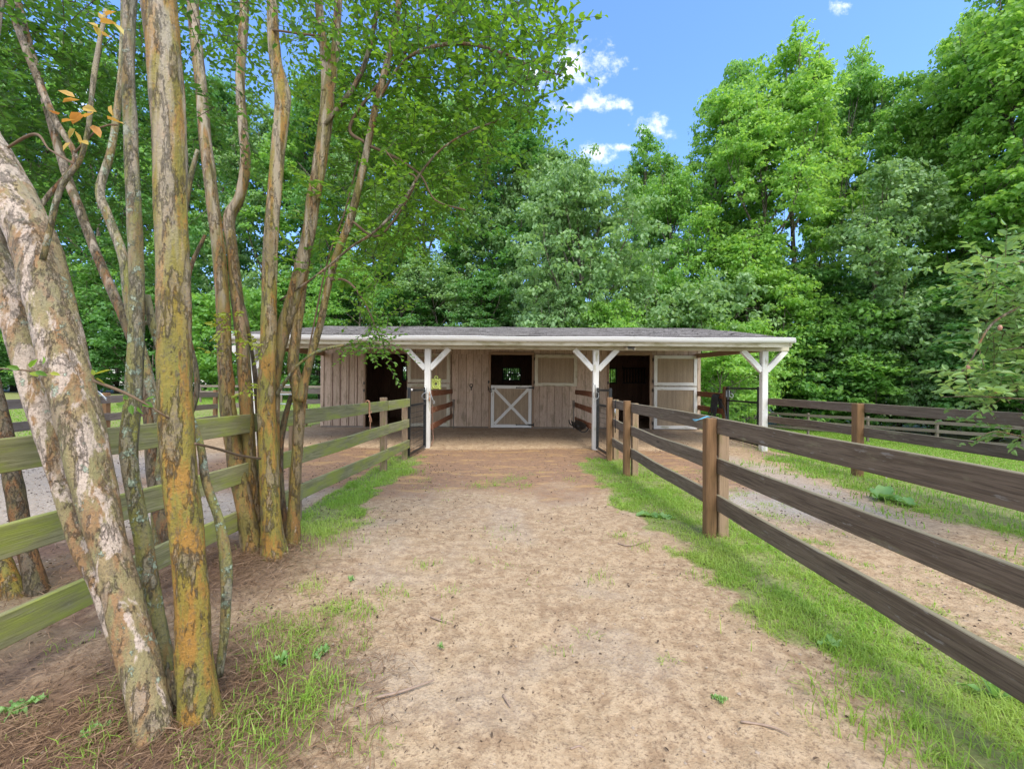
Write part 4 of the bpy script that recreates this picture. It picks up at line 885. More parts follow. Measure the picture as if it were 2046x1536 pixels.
# sprays of leaves: twigs grown inside blobs, leaves set alternately along them
def sprays(parent, blobs, mat, lsize=(.032, .052), name="foliage", seed=1, tmat=TWIGD, per=11, droop=.15, twl=(.18, .36), asp=.56):
    rg = np.random.default_rng(seed); P = []; D = []; N = []; LN = []; RN = []; tg = Geo()
    for (c, r, cnt) in blobs:
        c = np.array(c, float); r = np.array(r, float)
        for _ in range(cnt):
            q = rg.normal(size=3); q /= np.linalg.norm(q); q = q * rg.random() ** .4
            s = c + q * r; d = unit(q * np.array([1, 1, .35]) + rg.normal(size=3) * .55 + np.array([0, 0, -droop]))
            ln = rg.uniform(*twl); bend = rg.normal(size=3) * .25
            k = per; ts = (np.arange(k) + .5) / k
            pos = s + d[None] * (ts * ln)[:, None] + (bend[None] * (ts ** 2 * ln * .6)[:, None])
            up = np.array([0, 0, 1.]); sd = unit(np.cross(d, up) + 1e-6)
            sg = np.where(np.arange(k) % 2 == 0, 1, -1)[:, None]
            dd = unit(sd[None] * sg * rg.uniform(.6, 1.1, (k, 1)) + d[None] * rg.uniform(.3, .9, (k, 1)) + rg.normal(size=(k, 3)) * .28)
            nn = unit(up[None] + rg.normal(size=(k, 3)) * .55)
            P.append(pos); D.append(dd); N.append(nn); LN.append(rg.uniform(*lsize, k) * (.75 + .35 * np.sin(ts * 3))); RN.append(np.clip(rg.random(k) * .7 + rg.random() * .35, 0, 1))
            tp = np.vstack([s, pos[k // 2], pos[-1]]); tg.tube(tp, [.0028, .0018, .0008], 3, cap=False)
    P = np.vstack(P); D = np.vstack(D); N = np.vstack(N); LN = np.concatenate(LN); RN = np.concatenate(RN)
    f = leaf_geo(P, D, N, LN, LN * asp, RN).build(name, mat, parent)
    tw = tg.build("twigs", tmat, f); return f
def wb(u, v, Y, ru, rv, ry, n):
    p = W(u, v, Y); return ((p.x, p.y, p.z), (ru * Y / F, ry, rv * Y / F), n)
# canopy of the second myrtle, spreading over the path
bl = [wb(700, 60, 3.8, 130, 90, .7, 130), wb(860, 40, 3.7, 130, 80, .7, 130), wb(1000, 90, 3.4, 100, 75, .5, 80), wb(1070, 120, 3.2, 60, 60, .35, 42),
      wb(900, 170, 3.6, 120, 70, .5, 90), wb(1050, 185, 3.1, 45, 40, .25, 24), wb(960, 30, 3.4, 120, 60, .5, 60),
      wb(800, 220, 3.9, 120, 80, .6, 120), wb(880, 300, 3.7, 100, 70, .5, 90), wb(780, 340, 4.0, 110, 80, .6, 110),
      wb(700, 240, 4.2, 90, 110, .6, 75), wb(850, 400, 3.6, 95, 50, .45, 70), wb(720, 430, 4.0, 90, 60, .6, 75), wb(800, 470, 3.6, 80, 35, .4, 44),
      wb(960, 240, 3.5, 70, 50, .4, 44), wb(980, 310, 3.3, 50, 30, .3, 14), wb(640, 420, 4.4, 60, 110, .5, 26),
      wb(560, 60, 4.2, 90, 80, .7, 60), wb(470, 60, 4.4, 80, 90, .7, 50), wb(520, 180, 4.5, 50, 60, .6, 16), wb(620, 150, 4.4, 60, 80, .5, 20),
      wb(700, -180, 4.0, 300, 150, 1.2, 260), wb(1000, -120, 3.6, 120, 90, .7, 60), wb(690, 500, 3.6, 60, 22, .35, 16), wb(640, 540, 3.5, 60, 18, .3, 10)]
sprays(Bt, bl, L_MYR, (.04, .066), seed=5, per=10)
sprays(Bt, [wb(745, 600, 3.3, 26, 28, .1, 8), wb(750, 640, 3.3, 36, 30, .12, 16), wb(742, 685, 3.28, 32, 22, .1, 14), wb(760, 560, 3.3, 40, 16, .1, 6), wb(700, 545, 3.35, 30, 12, .1, 5), wb(765, 715, 3.26, 12, 14, .06, 3)], L_MYR, (.03, .05), seed=6, name="leaf_spray")
sprays(Bt, [wb(450, 625, 3.1, 38, 22, .08, 5), wb(465, 655, 3.1, 35, 15, .08, 4), wb(525, 690, 3.1, 26, 12, .06, 5), wb(448, 705, 3.1, 26, 8, .06, 3), wb(495, 760, 3.15, 14, 25, .06, 3)], L_LIME, (.03, .045), seed=7, name="young_leaves", per=7, twl=(.08, .14))
# near leaves that hang closer to the viewer (tip of the overhanging branch)
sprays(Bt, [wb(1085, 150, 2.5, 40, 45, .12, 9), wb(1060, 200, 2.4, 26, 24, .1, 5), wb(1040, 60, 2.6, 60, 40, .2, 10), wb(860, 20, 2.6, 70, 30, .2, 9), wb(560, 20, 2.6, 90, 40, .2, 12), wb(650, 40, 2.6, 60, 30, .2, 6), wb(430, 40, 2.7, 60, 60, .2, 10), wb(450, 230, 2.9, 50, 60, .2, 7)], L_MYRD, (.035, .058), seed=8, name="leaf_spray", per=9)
bl = [wb(60, 90, 4.4, 150, 100, .9, 150), wb(200, 110, 4.6, 130, 110, .9, 150), wb(60, 270, 4.5, 130, 90, .8, 120), wb(180, 300, 4.8, 110, 90, .8, 100),
      wb(380, 120, 4.8, 80, 110, .8, 95), wb(420, 260, 4.7, 70, 70, .7, 60), wb(330, 330, 5.0, 120, 90, .8, 90), wb(110, 430, 5.0, 90, 80, .8, 70), wb(220, 470, 5.2, 110, 70, .8, 70), wb(380, 430, 5.2, 50, 70, .6, 30),
      wb(150, -120, 4.6, 320, 150, 1.4, 260), wb(-100, 200, 4.4, 120, 250, 1, 120)]
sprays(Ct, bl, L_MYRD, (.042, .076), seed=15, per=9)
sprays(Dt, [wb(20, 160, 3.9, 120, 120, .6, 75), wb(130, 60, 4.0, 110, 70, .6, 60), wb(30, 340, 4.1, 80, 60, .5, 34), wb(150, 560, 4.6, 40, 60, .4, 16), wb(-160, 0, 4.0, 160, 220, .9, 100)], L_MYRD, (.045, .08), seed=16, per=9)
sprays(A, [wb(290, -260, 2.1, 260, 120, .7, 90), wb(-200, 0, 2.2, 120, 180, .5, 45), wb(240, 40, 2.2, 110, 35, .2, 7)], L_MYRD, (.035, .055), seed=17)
# individual near leaves: autumn-tinted cluster on the lichened branch, green ones on the bare twig
def near_leaves(parent, spots, mat, name, seed=3):
    rg = np.random.default_rng(seed); P = []; D = []; LN = []; N = []
    for (u, v, Y, du, dv, lpx) in spots:
        P.append(W(u, v, Y)); D.append((du, rg.uniform(-.5, .5), -dv + rg.uniform(-.25, .25))); LN.append(lpx * .82 * Y / F); N.append(rg.normal(size=3) * .5 + np.array([0, -.5, .8]))
    D = unit(np.array(D, float)); N = unit(np.array(N)); LN = np.array(LN)
    return leaf_geo(np.array(P, float), D, N, LN, LN * .52, rg.random(len(P)), fold=.15).build(name, mat, parent)
cl_ = [(150, 195, 1.66, -1, -.5, 34), (160, 200, 1.66, -1, .1, 42), (165, 215, 1.65, 1, .3, 38), (160, 225, 1.66, -1, .3, 44), (170, 235, 1.65, 1, .15, 40), (150, 240, 1.66, -1, .0, 38),
       (215, 238, 1.68, 1, .05, 46), (225, 232, 1.68, -.3, -1, 30), (150, 258, 1.66, -.9, .6, 36), (150, 262, 1.65, .2, 1, 30), (185, 250, 1.66, .6, .7, 36), (140, 285, 1.66, -.5, .9, 26), (160, 282, 1.66, .9, .5, 34),
       (120, 226, 1.66, -1, .1, 24), (205, 35, 1.72, -.7, -.5, 24), (212, 32, 1.72, 1, -.3, 34), (200, 45, 1.7, 1, .15, 40), (195, 55, 1.7, -1, -.5, 30), (225, 45, 1.72, .7, .8, 36), (205, 70, 1.7, 1, .4, 36), (190, 50, 1.7, .2, .9, 26)]
near_leaves(A, cl_, L_AUT, "tinted_leaves", 3)
near_leaves(A, [(248, 806, 1.62, -1, .1, 34), (262, 808, 1.61, .2, 1, 26), (255, 798, 1.62, -.8, -.6, 22), (285, 805, 1.63, .9, .5, 30), (290, 800, 1.63, .9, -.3, 24), (275, 812, 1.62, .6, .9, 24), (60, 735, 1.58, .5, -.7, 28), (70, 742, 1.58, .8, .4, 24), (40, 738, 1.58, -.8, -.3, 26), (85, 728, 1.6, -.3, -1, 22)], L_MYR, "green_leaves", 4)
near_leaves(A, [(190, 748, 1.61, .9, -.3, 34), (188, 750, 1.61, -.2, -1, 16), (190, 756, 1.61, 1, .4, 26), (100, 745, 1.6, 1, .2, 20), (60, 744, 1.58, .9, .3, 22)], L_LIME, "lime_leaves", 5)

# ------------------------------------------------------------------ background trees
random.seed(4)
def crown_tree(seed, H, Rad, z0, ncl, leaf, per, nlobe, trunk_r=.22, flat=.6, cr=.7, slim=1.9, hole=.46, low=.0):
    """trunk Geo, crown Geo at the origin: plumes of leaf clumps along rising limbs, with gaps between them"""
    rg = np.random.default_rng(seed); tg = Geo()
    sway = rg.normal(size=2) * .035 * H
    def ax(z): t = z / H; return np.array([sway[0] * t * t + .15 * math.sin(z * .5 + seed), sway[1] * t * t + .12 * math.cos(z * .45 + seed), z])
    tg.tube([ax(z) for z in np.linspace(-.3, H * .93, 16)], [trunk_r * (1 - .93 * (i / 15) ** .9) for i in range(16)], 9, lump=.12, seed=seed)
    lobes = []
    for i in range(nlobe):
        t = (i + rg.random() * .8) / nlobe; az = i * 2.4 + rg.normal() * .5
        env = (.55 + .6 * math.sin(min(1, (t + .12) * 1.6) * 1.57)) * math.sqrt(max(.12, 1 - t ** 5))
        rx = Rad * rg.uniform(.38, .58) * (1 - .12 * t); rz = min(rx * slim * rg.uniform(.75, 1.2), (H - z0) * .26)
        off = max(0, Rad * env - rx * .7) * rg.uniform(.7, 1.15); zc = z0 + (H - z0) * t * .93 + rz * .35
        zc = min(zc, H - rz * rg.uniform(.7, 1.0)); c = ax(zc) + np.array([math.cos(az) * off, math.sin(az) * off, 0]); lobes.append((c, rx, rz, az))
    for q_ in range(3): lobes.append((ax(H) - np.array([math.cos(q_ * 2.1 + seed) * Rad * .34 * (q_ > 0), math.sin(q_ * 2.1 + seed) * Rad * .34 * (q_ > 0), H * (.085 + .05 * q_)]), Rad * .36, H * .085, q_ * 2.1))
    cents = []; rads = []
    vol = np.array([l[1] ** 2 * l[2] for l in lobes]) ** .8; vol = vol / vol.sum()
    for (c, rx, rz, az), vv in zip(lobes, vol):
        zb = max(z0 * .6, c[2] - rz * .9 - rx * .7); a = ax(zb); tip = c + np.array([math.cos(az) * rx * .2, math.sin(az) * rx * .2, rz * .8])
        lp = bez([a, a * .45 + c * .55 + np.array([0, 0, -.1 * rx]), c, tip], 4); r0 = trunk_r * .42 * (1 - .5 * zb / H)
        tg.tube(lp, [r0, r0 * .15], 5, cap=False)
        nck = max(5, int(ncl * vv)); k = 0; tries = 0
        while k < nck and tries < nck * 8:
            tries += 1
            q = unit(rg.normal(size=3)); s = rg.uniform(.35, 1.08); p = c + q * s * np.array([rx, rx, rz]) * (1 + .25 * q[2] * np.array([-1, -1, 0]))
            if vn(p[0] * .75 + seed, p[2] * .6, seed) * .5 + vn(p[1] * .75 + 9, p[2] * .6 + 3, seed + 5) * .5 < hole: continue
            if p[2] < low + .2: p[2] = low + .2 + rg.random() * .4
            cents.append(p); rads.append(cr * rg.uniform(.45, 1.2)); k += 1
            if k % 5 == 0: tg.tube([lp[rg.integers(4, len(lp) - 1)], p], [r0 * .22, r0 * .07], 3, cap=False)
    c = np.array(cents); r = np.array(rads); n = len(c)
    idx = np.repeat(np.arange(n), per); m = len(idx)
    q = unit(rg.normal(size=(m, 3))); q[:, 2] = np.where(q[:, 2] < -.2, -q[:, 2] * .7, q[:, 2])
    rr = rg.uniform(.25, 1.12, m)
    P = c[idx] + q * (rr * r[idx])[:, None] * np.array([1, 1, flat])
    N = unit(q * .5 + np.array([0, 0, .7]) + rg.normal(size=(m, 3)) * .45)
    D = unit(np.cross(N, rg.normal(size=(m, 3)))); D = unit(D + np.array([0, 0, -.3]))
    ln = leaf * rg.uniform(.6, 1.3, m)
    rn = np.clip(rg.random(m) * .55 + rg.random(n)[idx] * .5, 0, 1)
    return tg, diamond_geo(P, D, N, ln, ln * .72, rn)
VAR = {'tallA': (crown_tree(201, 24, 4.9, 2.5, 1150, .27, 34, 19, .30, .6, .74, 1.4, .475), 24, 4.9),
       'tallB': (crown_tree(212, 24, 4.2, 2.0, 1050, .27, 34, 17, .28, .6, .70, 1.6, .46), 24, 4.2),
       'tallC': (crown_tree(223, 22, 5.2, 3.5, 1050, .26, 34, 16, .32, .5, .78, 1.2, .50), 22, 5.2),
       'tallD': (crown_tree(227, 23, 4.6, 1.5, 1150, .27, 34, 21, .28, .55, .72, 1.35, .475), 23, 4.6),
       'dome': (crown_tree(204, 12, 4.4, .4, 1300, .22, 38, 34, .2, .6, .62, .9, .36), 12, 4.4),
       'mid': (crown_tree(205, 14, 3.9, .8, 800, .24, 36, 18, .2, .5, .72, 1.0, .43), 14, 3.9),
       'midB': (crown_tree(235, 14, 4.0, 2.0, 760, .24, 34, 15, .2, .45, .76, .95, .45), 14, 4.0),
       'bush': (crown_tree(206, 6, 2.8, .0, 420, .20, 36, 15, .1, .55, .55, .85, .40), 6, 2.8)}
protos = {}
def bg(var, u, top, Y, mat, label, wpx=None, sink=0.0, rot=None):
    (tg, cg), H, Rr = VAR[var]
    x = (u - 1023) / F * Y; z = gz(x, Y) - sink; topz = CAMZ + (770 - top + ROLL * (u - 1023)) / F * Y
    sz = (topz - z) / H; sx = sz if wpx is None else (wpx * 1.22 * Y / F / 2) / Rr
    if var not in protos:
        r = thing("forest_tree", label, "tree", (0, 0, 0), 0, "woodland trees behind the barn and fields")
        tg.build("trunk", TRUNKW, r); cg.build("crown", L_MID, r); protos[var] = r; o = r
        for ch in r.children:
            if ch.name.startswith("crown"): ch.material_slots[0].link = 'OBJECT'; ch.material_slots[0].material = L_MID
    else: o = copy_tree(protos[var])
    o["label"] = label; o.location = (x, Y, z); o.rotation_euler = (0, 0, random.uniform(0, 6.28) if rot is None else rot); o.scale = (sx, sx, sz)
    for ch in o.children:
        if ch.name.startswith("crown"): ch.material_slots[0].material = mat
    return o
ORD = ["first", "second", "third", "fourth", "fifth", "sixth", "seventh", "eighth", "ninth", "tenth", "eleventh", "twelfth", "thirteenth", "fourteenth"]
# right-hand wall of tall trees (left to right), read against the sky
for i, (u, top, Y, v, m, w) in enumerate([
    (1286, 250, 31, 'tallB', L_MID, 105), (1345, 330, 28, 'tallC', L_MID, 150), (1398, 205, 30, 'tallD', L_BRIGHT, 190), (1450, 128, 32, 'tallB', L_MID, 130), (1520, 190, 27, 'tallC', L_BRIGHT, 210),
    (1592, 95, 29, 'tallB', L_BRIGHT, 190), (1668, 140, 31, 'tallD', L_MID, 150), (1728, 100, 32, 'tallA', L_BRIGHT, 130), (1790, 150, 29, 'tallB', L_MID, 150), (1862, 85, 27, 'tallD', L_BRIGHT, 170),
    (1935, 20, 26, 'tallB', L_BRIGHT, 170), (2015, -30, 24, 'tallA', L_BRIGHT, 230), (2110, -90, 22, 'tallB', L_BRIGHT, 280), (2230, -60, 20, 'tallA', L_MID, 300)]):
    bg(v, u, top, Y, m, f"tall woodland tree, {ORD[i]} from left in the high right-hand row", w)
for i, (u, top, Y, v, m, w) in enumerate([(1420, 560, 24, 'bush', L_PALE, 190), (1338, 545, 25, 'bush', L_MID, 150), (1255, 470, 26, 'mid', L_BRIGHT, 130), (1500, 480, 26, 'midB', L_BRIGHT, 170), (1590, 520, 27, 'mid', L_DARK, 170),
    (1660, 600, 25.5, 'bush', L_MID, 180), (1728, 350, 25, 'midB', L_PALE, 190), (1800, 560, 24.5, 'mid', L_DARK, 190), (1862, 610, 22.5, 'bush', L_PALE, 150), (1940, 480, 22.5, 'midB', L_DARK, 230), (2040, 520, 20, 'mid', L_DARK, 240),
    (1590, 690, 26, 'bush', L_MID, 150), (1750, 700, 24, 'bush', L_MID, 170), (1990, 700, 20, 'bush', L_DARK, 170), (1460, 640, 22.5, 'bush', L_BRIGHT, 130)]):
    bg(v, u, top, Y, m, f"lower leafy tree, {['first', 'second', 'third', 'fourth', 'fifth', 'sixth', 'seventh', 'eighth', 'ninth', 'tenth', 'eleventh', 'twelfth', 'thirteenth', 'fourteenth', 'fifteenth'][i]} from left at the right woods edge", w)
bg('dome', 1165, 335, 23, L_PALE, "broad domed pale green tree standing right behind the middle of the barn roof", 235, rot=2.0)
bg('dome', 1105, 560, 21.5, L_PALE, "small pale tree at the left foot of the domed tree behind the barn", 120)
bg('bush', 1195, 600, 20.5, L_BRIGHT, "bright shrubby tree at the foot of the domed tree behind the barn", 130)
# behind the barn and to the left
for i, (u, top, Y, v, m, w) in enumerate([(-170, 60, 44, 'tallA', L_MID, 190), (-60, 130, 46, 'tallD', L_DARK, 170), (30, 90, 44, 'tallB', L_MID, 150), (110, 170, 47, 'tallA', L_DARK, 160), (190, 110, 45, 'tallD', L_MID, 160),
    (280, 150, 43, 'tallB', L_DARK, 140), (360, 200, 42, 'tallA', L_MID, 160), (440, 130, 40, 'tallD', L_DARK, 170), (520, 210, 38, 'tallA', L_PALE, 160), (600, 150, 37, 'tallB', L_MID, 160), (680, 120, 36, 'tallA', L_DARK, 170),
    (760, 210, 34, 'tallC', L_PALE, 170), (850, 150, 33, 'tallD', L_MID, 190), (930, 190, 33, 'tallC', L_PALE, 190)]):
    bg(v, u, top, Y, m, f"tall woodland tree, {ORD[i]} from left behind lawn and left barn half", w)
bg('tallB', 1010, 235, 32, L_DARK, "dark tall tree left of the domed tree behind the barn", 190)
bg('mid', 1075, 262, 30, L_PALE, "pale topped tree with its crown just left of the open sky", 170)
bg('midB', 1115, 345, 28, L_DARK, "narrow dark tree between the pale topped tree and the domed tree", 110)
for i, (u, top, Y, v, m, w) in enumerate([(-100, 560, 41, 'mid', L_DARK, 130), (-20, 600, 41, 'bush', L_DARK, 140), (60, 560, 40, 'mid', L_DARK, 130), (150, 590, 40, 'mid', L_MID, 130), (230, 560, 39, 'mid', L_DARK, 130), (310, 600, 38, 'bush', L_DARK, 150), (400, 560, 37, 'mid', L_DARK, 130),
    (480, 590, 33, 'bush', L_MID, 170), (560, 570, 30, 'bush', L_MID, 150), (640, 540, 31, 'mid', L_DARK, 130), (720, 500, 29, 'midB', L_MID, 150), (800, 560, 28, 'mid', L_DARK, 120), (885, 520, 28, 'midB', L_PALE, 150), (965, 540, 27, 'mid', L_DARK, 130)]):
    bg(v, u, top, Y, m, f"understorey tree, {ORD[i]} from left along lawn edge and behind barn", w)

# ------------------------------------------------------------------ apple tree at the right edge
Ap = thing("apple_tree", "apple tree with small pinkish fruit reaching in at the right edge of the view", "tree", (5.05, 3.5, gz(5.05, 3.5)))
g = Geo(); g.tube(bez([(5.05, 3.5, -.1), (5.0, 3.5, .6), (5.1, 3.55, 1.2), (4.95, 3.5, 2.0), (5.0, 3.6, 2.9)], 8), [.10, .08, .07, .05, .02], 12, lump=.15); g.build("trunk", BARK_E, Ap)
g = Geo(); brs = []
for (pts, r) in (([W(2250, 560, 3.5), W(2110, 590, 3.4), W(1990, 640, 3.35), W(1940, 720, 3.3), W(1905, 760, 3.3)], .010), ([W(2250, 800, 3.4), W(2100, 800, 3.3), W(1960, 792, 3.25), W(1880, 793, 3.2)], .008),
                 ([W(2250, 520, 3.5), W(2120, 530, 3.4), W(2020, 520, 3.35), W(1960, 512, 3.3)], .009), ([W(2250, 700, 3.5), W(2100, 690, 3.4), W(2000, 700, 3.3)], .009), ([W(2250, 900, 3.5), W(2080, 880, 3.4), W(1990, 862, 3.3), W(1950, 880, 3.3)], .007)):
    g = Geo(); g.tube(bez(pts, 6), [r * 1.5, r * .35], 7, lump=.2); g.build("branch", BARK_E, Ap)
sprays(Ap, [wb(2020, 560, 3.5, 60, 55, .3, 46), wb(1975, 530, 3.4, 24, 16, .15, 6), wb(2060, 660, 3.5, 65, 70, .3, 58), wb(1990, 660, 3.4, 28, 50, .2, 16), wb(2040, 770, 3.4, 55, 45, .3, 34), wb(1950, 735, 3.3, 35, 22, .15, 9), wb(1935, 780, 3.25, 34, 12, .1, 5), wb(2050, 850, 3.4, 45, 30, .25, 14),
            wb(2180, 600, 3.7, 120, 220, .5, 150), wb(2240, 500, 4.0, 120, 150, .6, 60)], L_APPLE, (.05, .085), seed=33, per=9, asp=.60, tmat=TWIG)
for i, (u, v) in enumerate([(1998, 655), (1934, 735), (1990, 780)]):
    p = W(u, v, 3.25); g = Geo(); g.lathe(p, [(0, .0), (.006, .022), (.012, .014), (.015, .0), (.012, -.010), (.009, -.02), (0, -.018)][::-1], 10); g.build("apple", FRUIT, Ap)
# locust-like bright leaves by the gate
bg('bush', 1440, 700, 17.5, L_BRIGHT, "small bright leafed tree behind the far right gate", 150)

# ------------------------------------------------------------------ broadleaf weeds
def weed(x, y, n, ln, label, wd=.5, el=.5, name="broadleaf_weed", mat=L_WEED, group="broadleaf weeds in the grass"):
    rg = np.random.default_rng(int(abs(x * 100) + abs(y * 10))); z = gz(x, y) + .01; g = Geo()
    for k in range(n):
        az = k * 2.4 + rg.normal() * .3; L = ln * rg.uniform(.6, 1.15); e = el * rg.uniform(.5, 1.4); d = np.array([math.cos(az) * math.cos(e), math.sin(az) * math.cos(e), math.sin(e)])
        s = np.array([-math.sin(az), math.cos(az), 0]); m = 7; V = []
        for i, t in enumerate(np.linspace(0, 1, m)):
            c = np.array([x, y, z]) + d * L * t + np.array([0, 0, -L * .35 * t * t]); w = L * wd * .5 * math.sin(min(1, .08 + t * .98) * math.pi) ** .8
            wv = .012 * math.sin(i * 2.1 + k); V += [c - s * w + (0, 0, w * .35 + wv), c - s * w * .5 + (0, 0, w * .1), c, c + s * w * .5 + (0, 0, w * .1), c + s * w + (0, 0, w * .35 - wv)]
        I = np.arange(m * 5).reshape(m, 5); g.add(V, np.stack([I[:-1, :-1], I[:-1, 1:], I[1:, 1:], I[1:, :-1]], -1).reshape(-1, 4), rnd=np.full(m * 5, rg.random()), smooth=True)
    return tag(g.build(name, mat, None, org=(x, y, z)), label, "weed", group)
def gp(u, v): Y = CAMZ * F / (v - 770 - ROLL * (u - 1023)); return ((u - 1023 + ROLL * (v - 770)) / F * Y, Y)
weed(*gp(1760, 1000), 9, .30, "large dock weed with broad pale leaves beyond the nearest right rails", .55, .7)
weed(*gp(1815, 1012), 6, .20, "smaller dock weed just right of the large dock beyond the rails", .5, .6)
weed(*gp(1298, 1032), 6, .15, "grey-green rosette weed in the grass left of the near right fence post", .7, .3)
weed(*gp(1330, 1036), 5, .13, "second rosette weed touching the near right fence post's left side", .7, .3)
weed(*gp(700, 1160), 4, .06, "tiny weed sprout in the dirt right of the second myrtle", .5, .6)
weed(*gp(40, 1420), 13, .085, "feathery green weed at the lower left corner by the fence", .22, .5)
weed(*gp(190, 1480), 9, .06, "small round leafed weed left of the nearest trunk base", .45, .5)
weed(*gp(640, 1310), 9, .06, "clover-like weed in the grass right of the nearest trees", .6, .6)
weed(*gp(560, 1340), 9, .08, "taller leafy weed nearest the right side of the lichen stem", .3, 1.0)
weed(*gp(1990, 1400), 7, .26, "tall pale grass-like weed in the lower right corner", .12, 1.1)
weed(*gp(1440, 1395), 9, .04, "low weed at the edge of the grass near the bottom right", .3, .5)
weed(*gp(880, 1290), 6, .03, "tiny weed alone in the middle of the path", .3, .8)
weed(*gp(1660, 1290), 7, .09, "low weed at the foot of the right grass strip", .4, .5)

# ------------------------------------------------------------------ grass, straw, litter
def sample(n, x0, x1, y0, y1, f, rg, pow=1.0):
    x = rg.uniform(x0, x1, n); y = rg.uniform(y0, y1, n); k = rg.random(n) < f(x, y) ** pow; return x[k], y[k]
def blades(name, label, x, y, h, w, mat, rg, lean=.5, cat="grass", zoff=0.0):
    n = len(x); z = hz(x, y) + zoff; az = rg.uniform(0, 6.283, n); ln_ = rg.uniform(.1, 1, n) * lean
    d = np.stack([np.cos(az), np.sin(az)], -1); s = np.stack([-np.sin(az), np.cos(az), np.zeros(n)], -1) * (w / 2)[:, None]
    b = np.stack([x, y, z - .01], -1)
    m1 = b + np.stack([d[:, 0] * h * ln_ * .3, d[:, 1] * h * ln_ * .3, h * .55], -1)
    t = b + np.stack([d[:, 0] * h * ln_, d[:, 1] * h * ln_, h * (1 - .35 * ln_)], -1)
    V = np.stack([b - s, b + s, m1 + s * .8, m1 - s * .8, t + s * .12, t - s * .12], 1).reshape(-1, 3)
    k = np.arange(n)[:, None] * 6; Q = np.concatenate([k + np.array([[0, 1, 2, 3]]), k + np.array([[3, 2, 4, 5]])])
    g = Geo(); g.add(V, Q, V, np.repeat(np.clip(rg.random(n) * .8 + fbm(x * 1.2, y * 1.2, 60, 3) * .5 - .2, 0, 1), 6))
    o = g.build(name, mat); o["kind"] = "stuff"; o["label"] = label; return o
rg = np.random.default_rng(77)
X1, Y1 = [], []
for (n, a, b, c, d) in ((230000, -3.2, 3.6, .9, 3.2), (230000, -3, 5, 3.2, 6), (120000, -3, 6.5, 6, 9.4)):
    x, y = sample(n, a, b, c, d, lambda p, q: dens(p, q) * np.clip(.25 + 2.2 * (fbm(p * 5, q * 5, 66, 3) - .3), .12, 1), rg, 1.6); X1.append(x); Y1.append(y)
x = np.concatenate(X1); y = np.concatenate(Y1); dd = dens(x, y)
h = rg.uniform(.014, .045, len(x)) * (.55 + .75 * dd) * (1 + .9 * (rg.random(len(x)) > .93)); h *= np.where(x < 0, 1.15, 1.0)
blades("grass", "short bright green grass in strips beside both path fences", x, y, h, rg.uniform(.0028, .0055, len(x)) * (1 + .12 * y), GRASS, rg, 1.3)
x, y = sample(90000, -26, -5.9, 3, 42, dens, rg, 1); w_ = .006 + .0012 * y
blades("lawn", "bright mown lawn beyond the left yard fence", x, y, rg.uniform(.04, .09, len(x)) , w_ * rg.uniform(.8, 1.6, len(x)), GRASSF, rg, .9)
x, y = sample(150000, 3.4, 22, 2, 26, dens, rg, 1); w_ = .004 + .0012 * y
blades("lawn", "bright green grass beyond the right-hand fences", x, y, rg.uniform(.03, .08, len(x)) * (1 + .6 * ((x > 3.6) & (x < 5.6))), w_ * rg.uniform(.8, 1.5, len(x)), GRASSF, rg, .9)
# longer tufts by trunks, posts and edges
tx_, ty_ = [], []
spots = [(gp(u, v), r, n) for (u, v, r, n) in [(560, 1330, .13, 260), (600, 1420, .16, 330), (650, 1380, .14, 160), (540, 1260, .12, 150), (620, 1180, .12, 110), (720, 1230, .1, 90), (790, 1190, .1, 50), (850, 1130, .1, 40), (900, 1180, .08, 24), (1010, 1060, .15, 40), (1200, 1150, .12, 30), (480, 1440, .1, 120), (420, 1500, .12, 110), (520, 1500, .16, 150), (690, 1210, .10, 90), (640, 1230, .1, 90), (600, 1270, .12, 120), (700, 1290, .09, 60), (210, 1420, .10, 60), (240, 1510, .12, 80), (180, 1500, .1, 60), (140, 1290, .08, 30),
     (640, 1080, .3, 420), (600, 1055, .15, 160), (810, 945, .22, 260), (775, 950, .2, 240), (1215, 935, .2, 260), (1253, 958, .18, 160), (1420, 1085, .16, 220), (1880, 1500, .3, 260), (1990, 1440, .25, 200), (1700, 1420, .2, 160), (1530, 900, .4, 220), (1720, 955, .3, 140), (1560, 1250, .2, 150), (740, 1490, .1, 40), (760, 1180, .08, 30), (850, 960, .1, 40),
     (940, 1120, .06, 14), (890, 1240, .05, 12), (1180, 1260, .05, 16), (1330, 1320, .05, 16), (1110, 1290, .05, 14), (1400, 1150, .08, 40), (1280, 1090, .09, 60), (1240, 1070, .08, 50), (1050, 970, .12, 50), (1140, 960, .12, 40), (960, 975, .12, 40)]]
X1, Y1, H1 = [], [], []
for (c, r, n) in spots:
    X1.append(rg.normal(c[0], r * .6, n)); Y1.append(rg.normal(c[1], r * .6, n)); H1.append(rg.uniform(.35, 1, n) * min(.14, .05 + r * .35))
x = np.concatenate(X1); y = np.concatenate(Y1); h = np.concatenate(H1)
blades("grass_tufts", "longer grass tufts round posts, trunks and the path edge", x, y, h, rg.uniform(.003, .006, len(x)), GRASS, rg, 1.1)
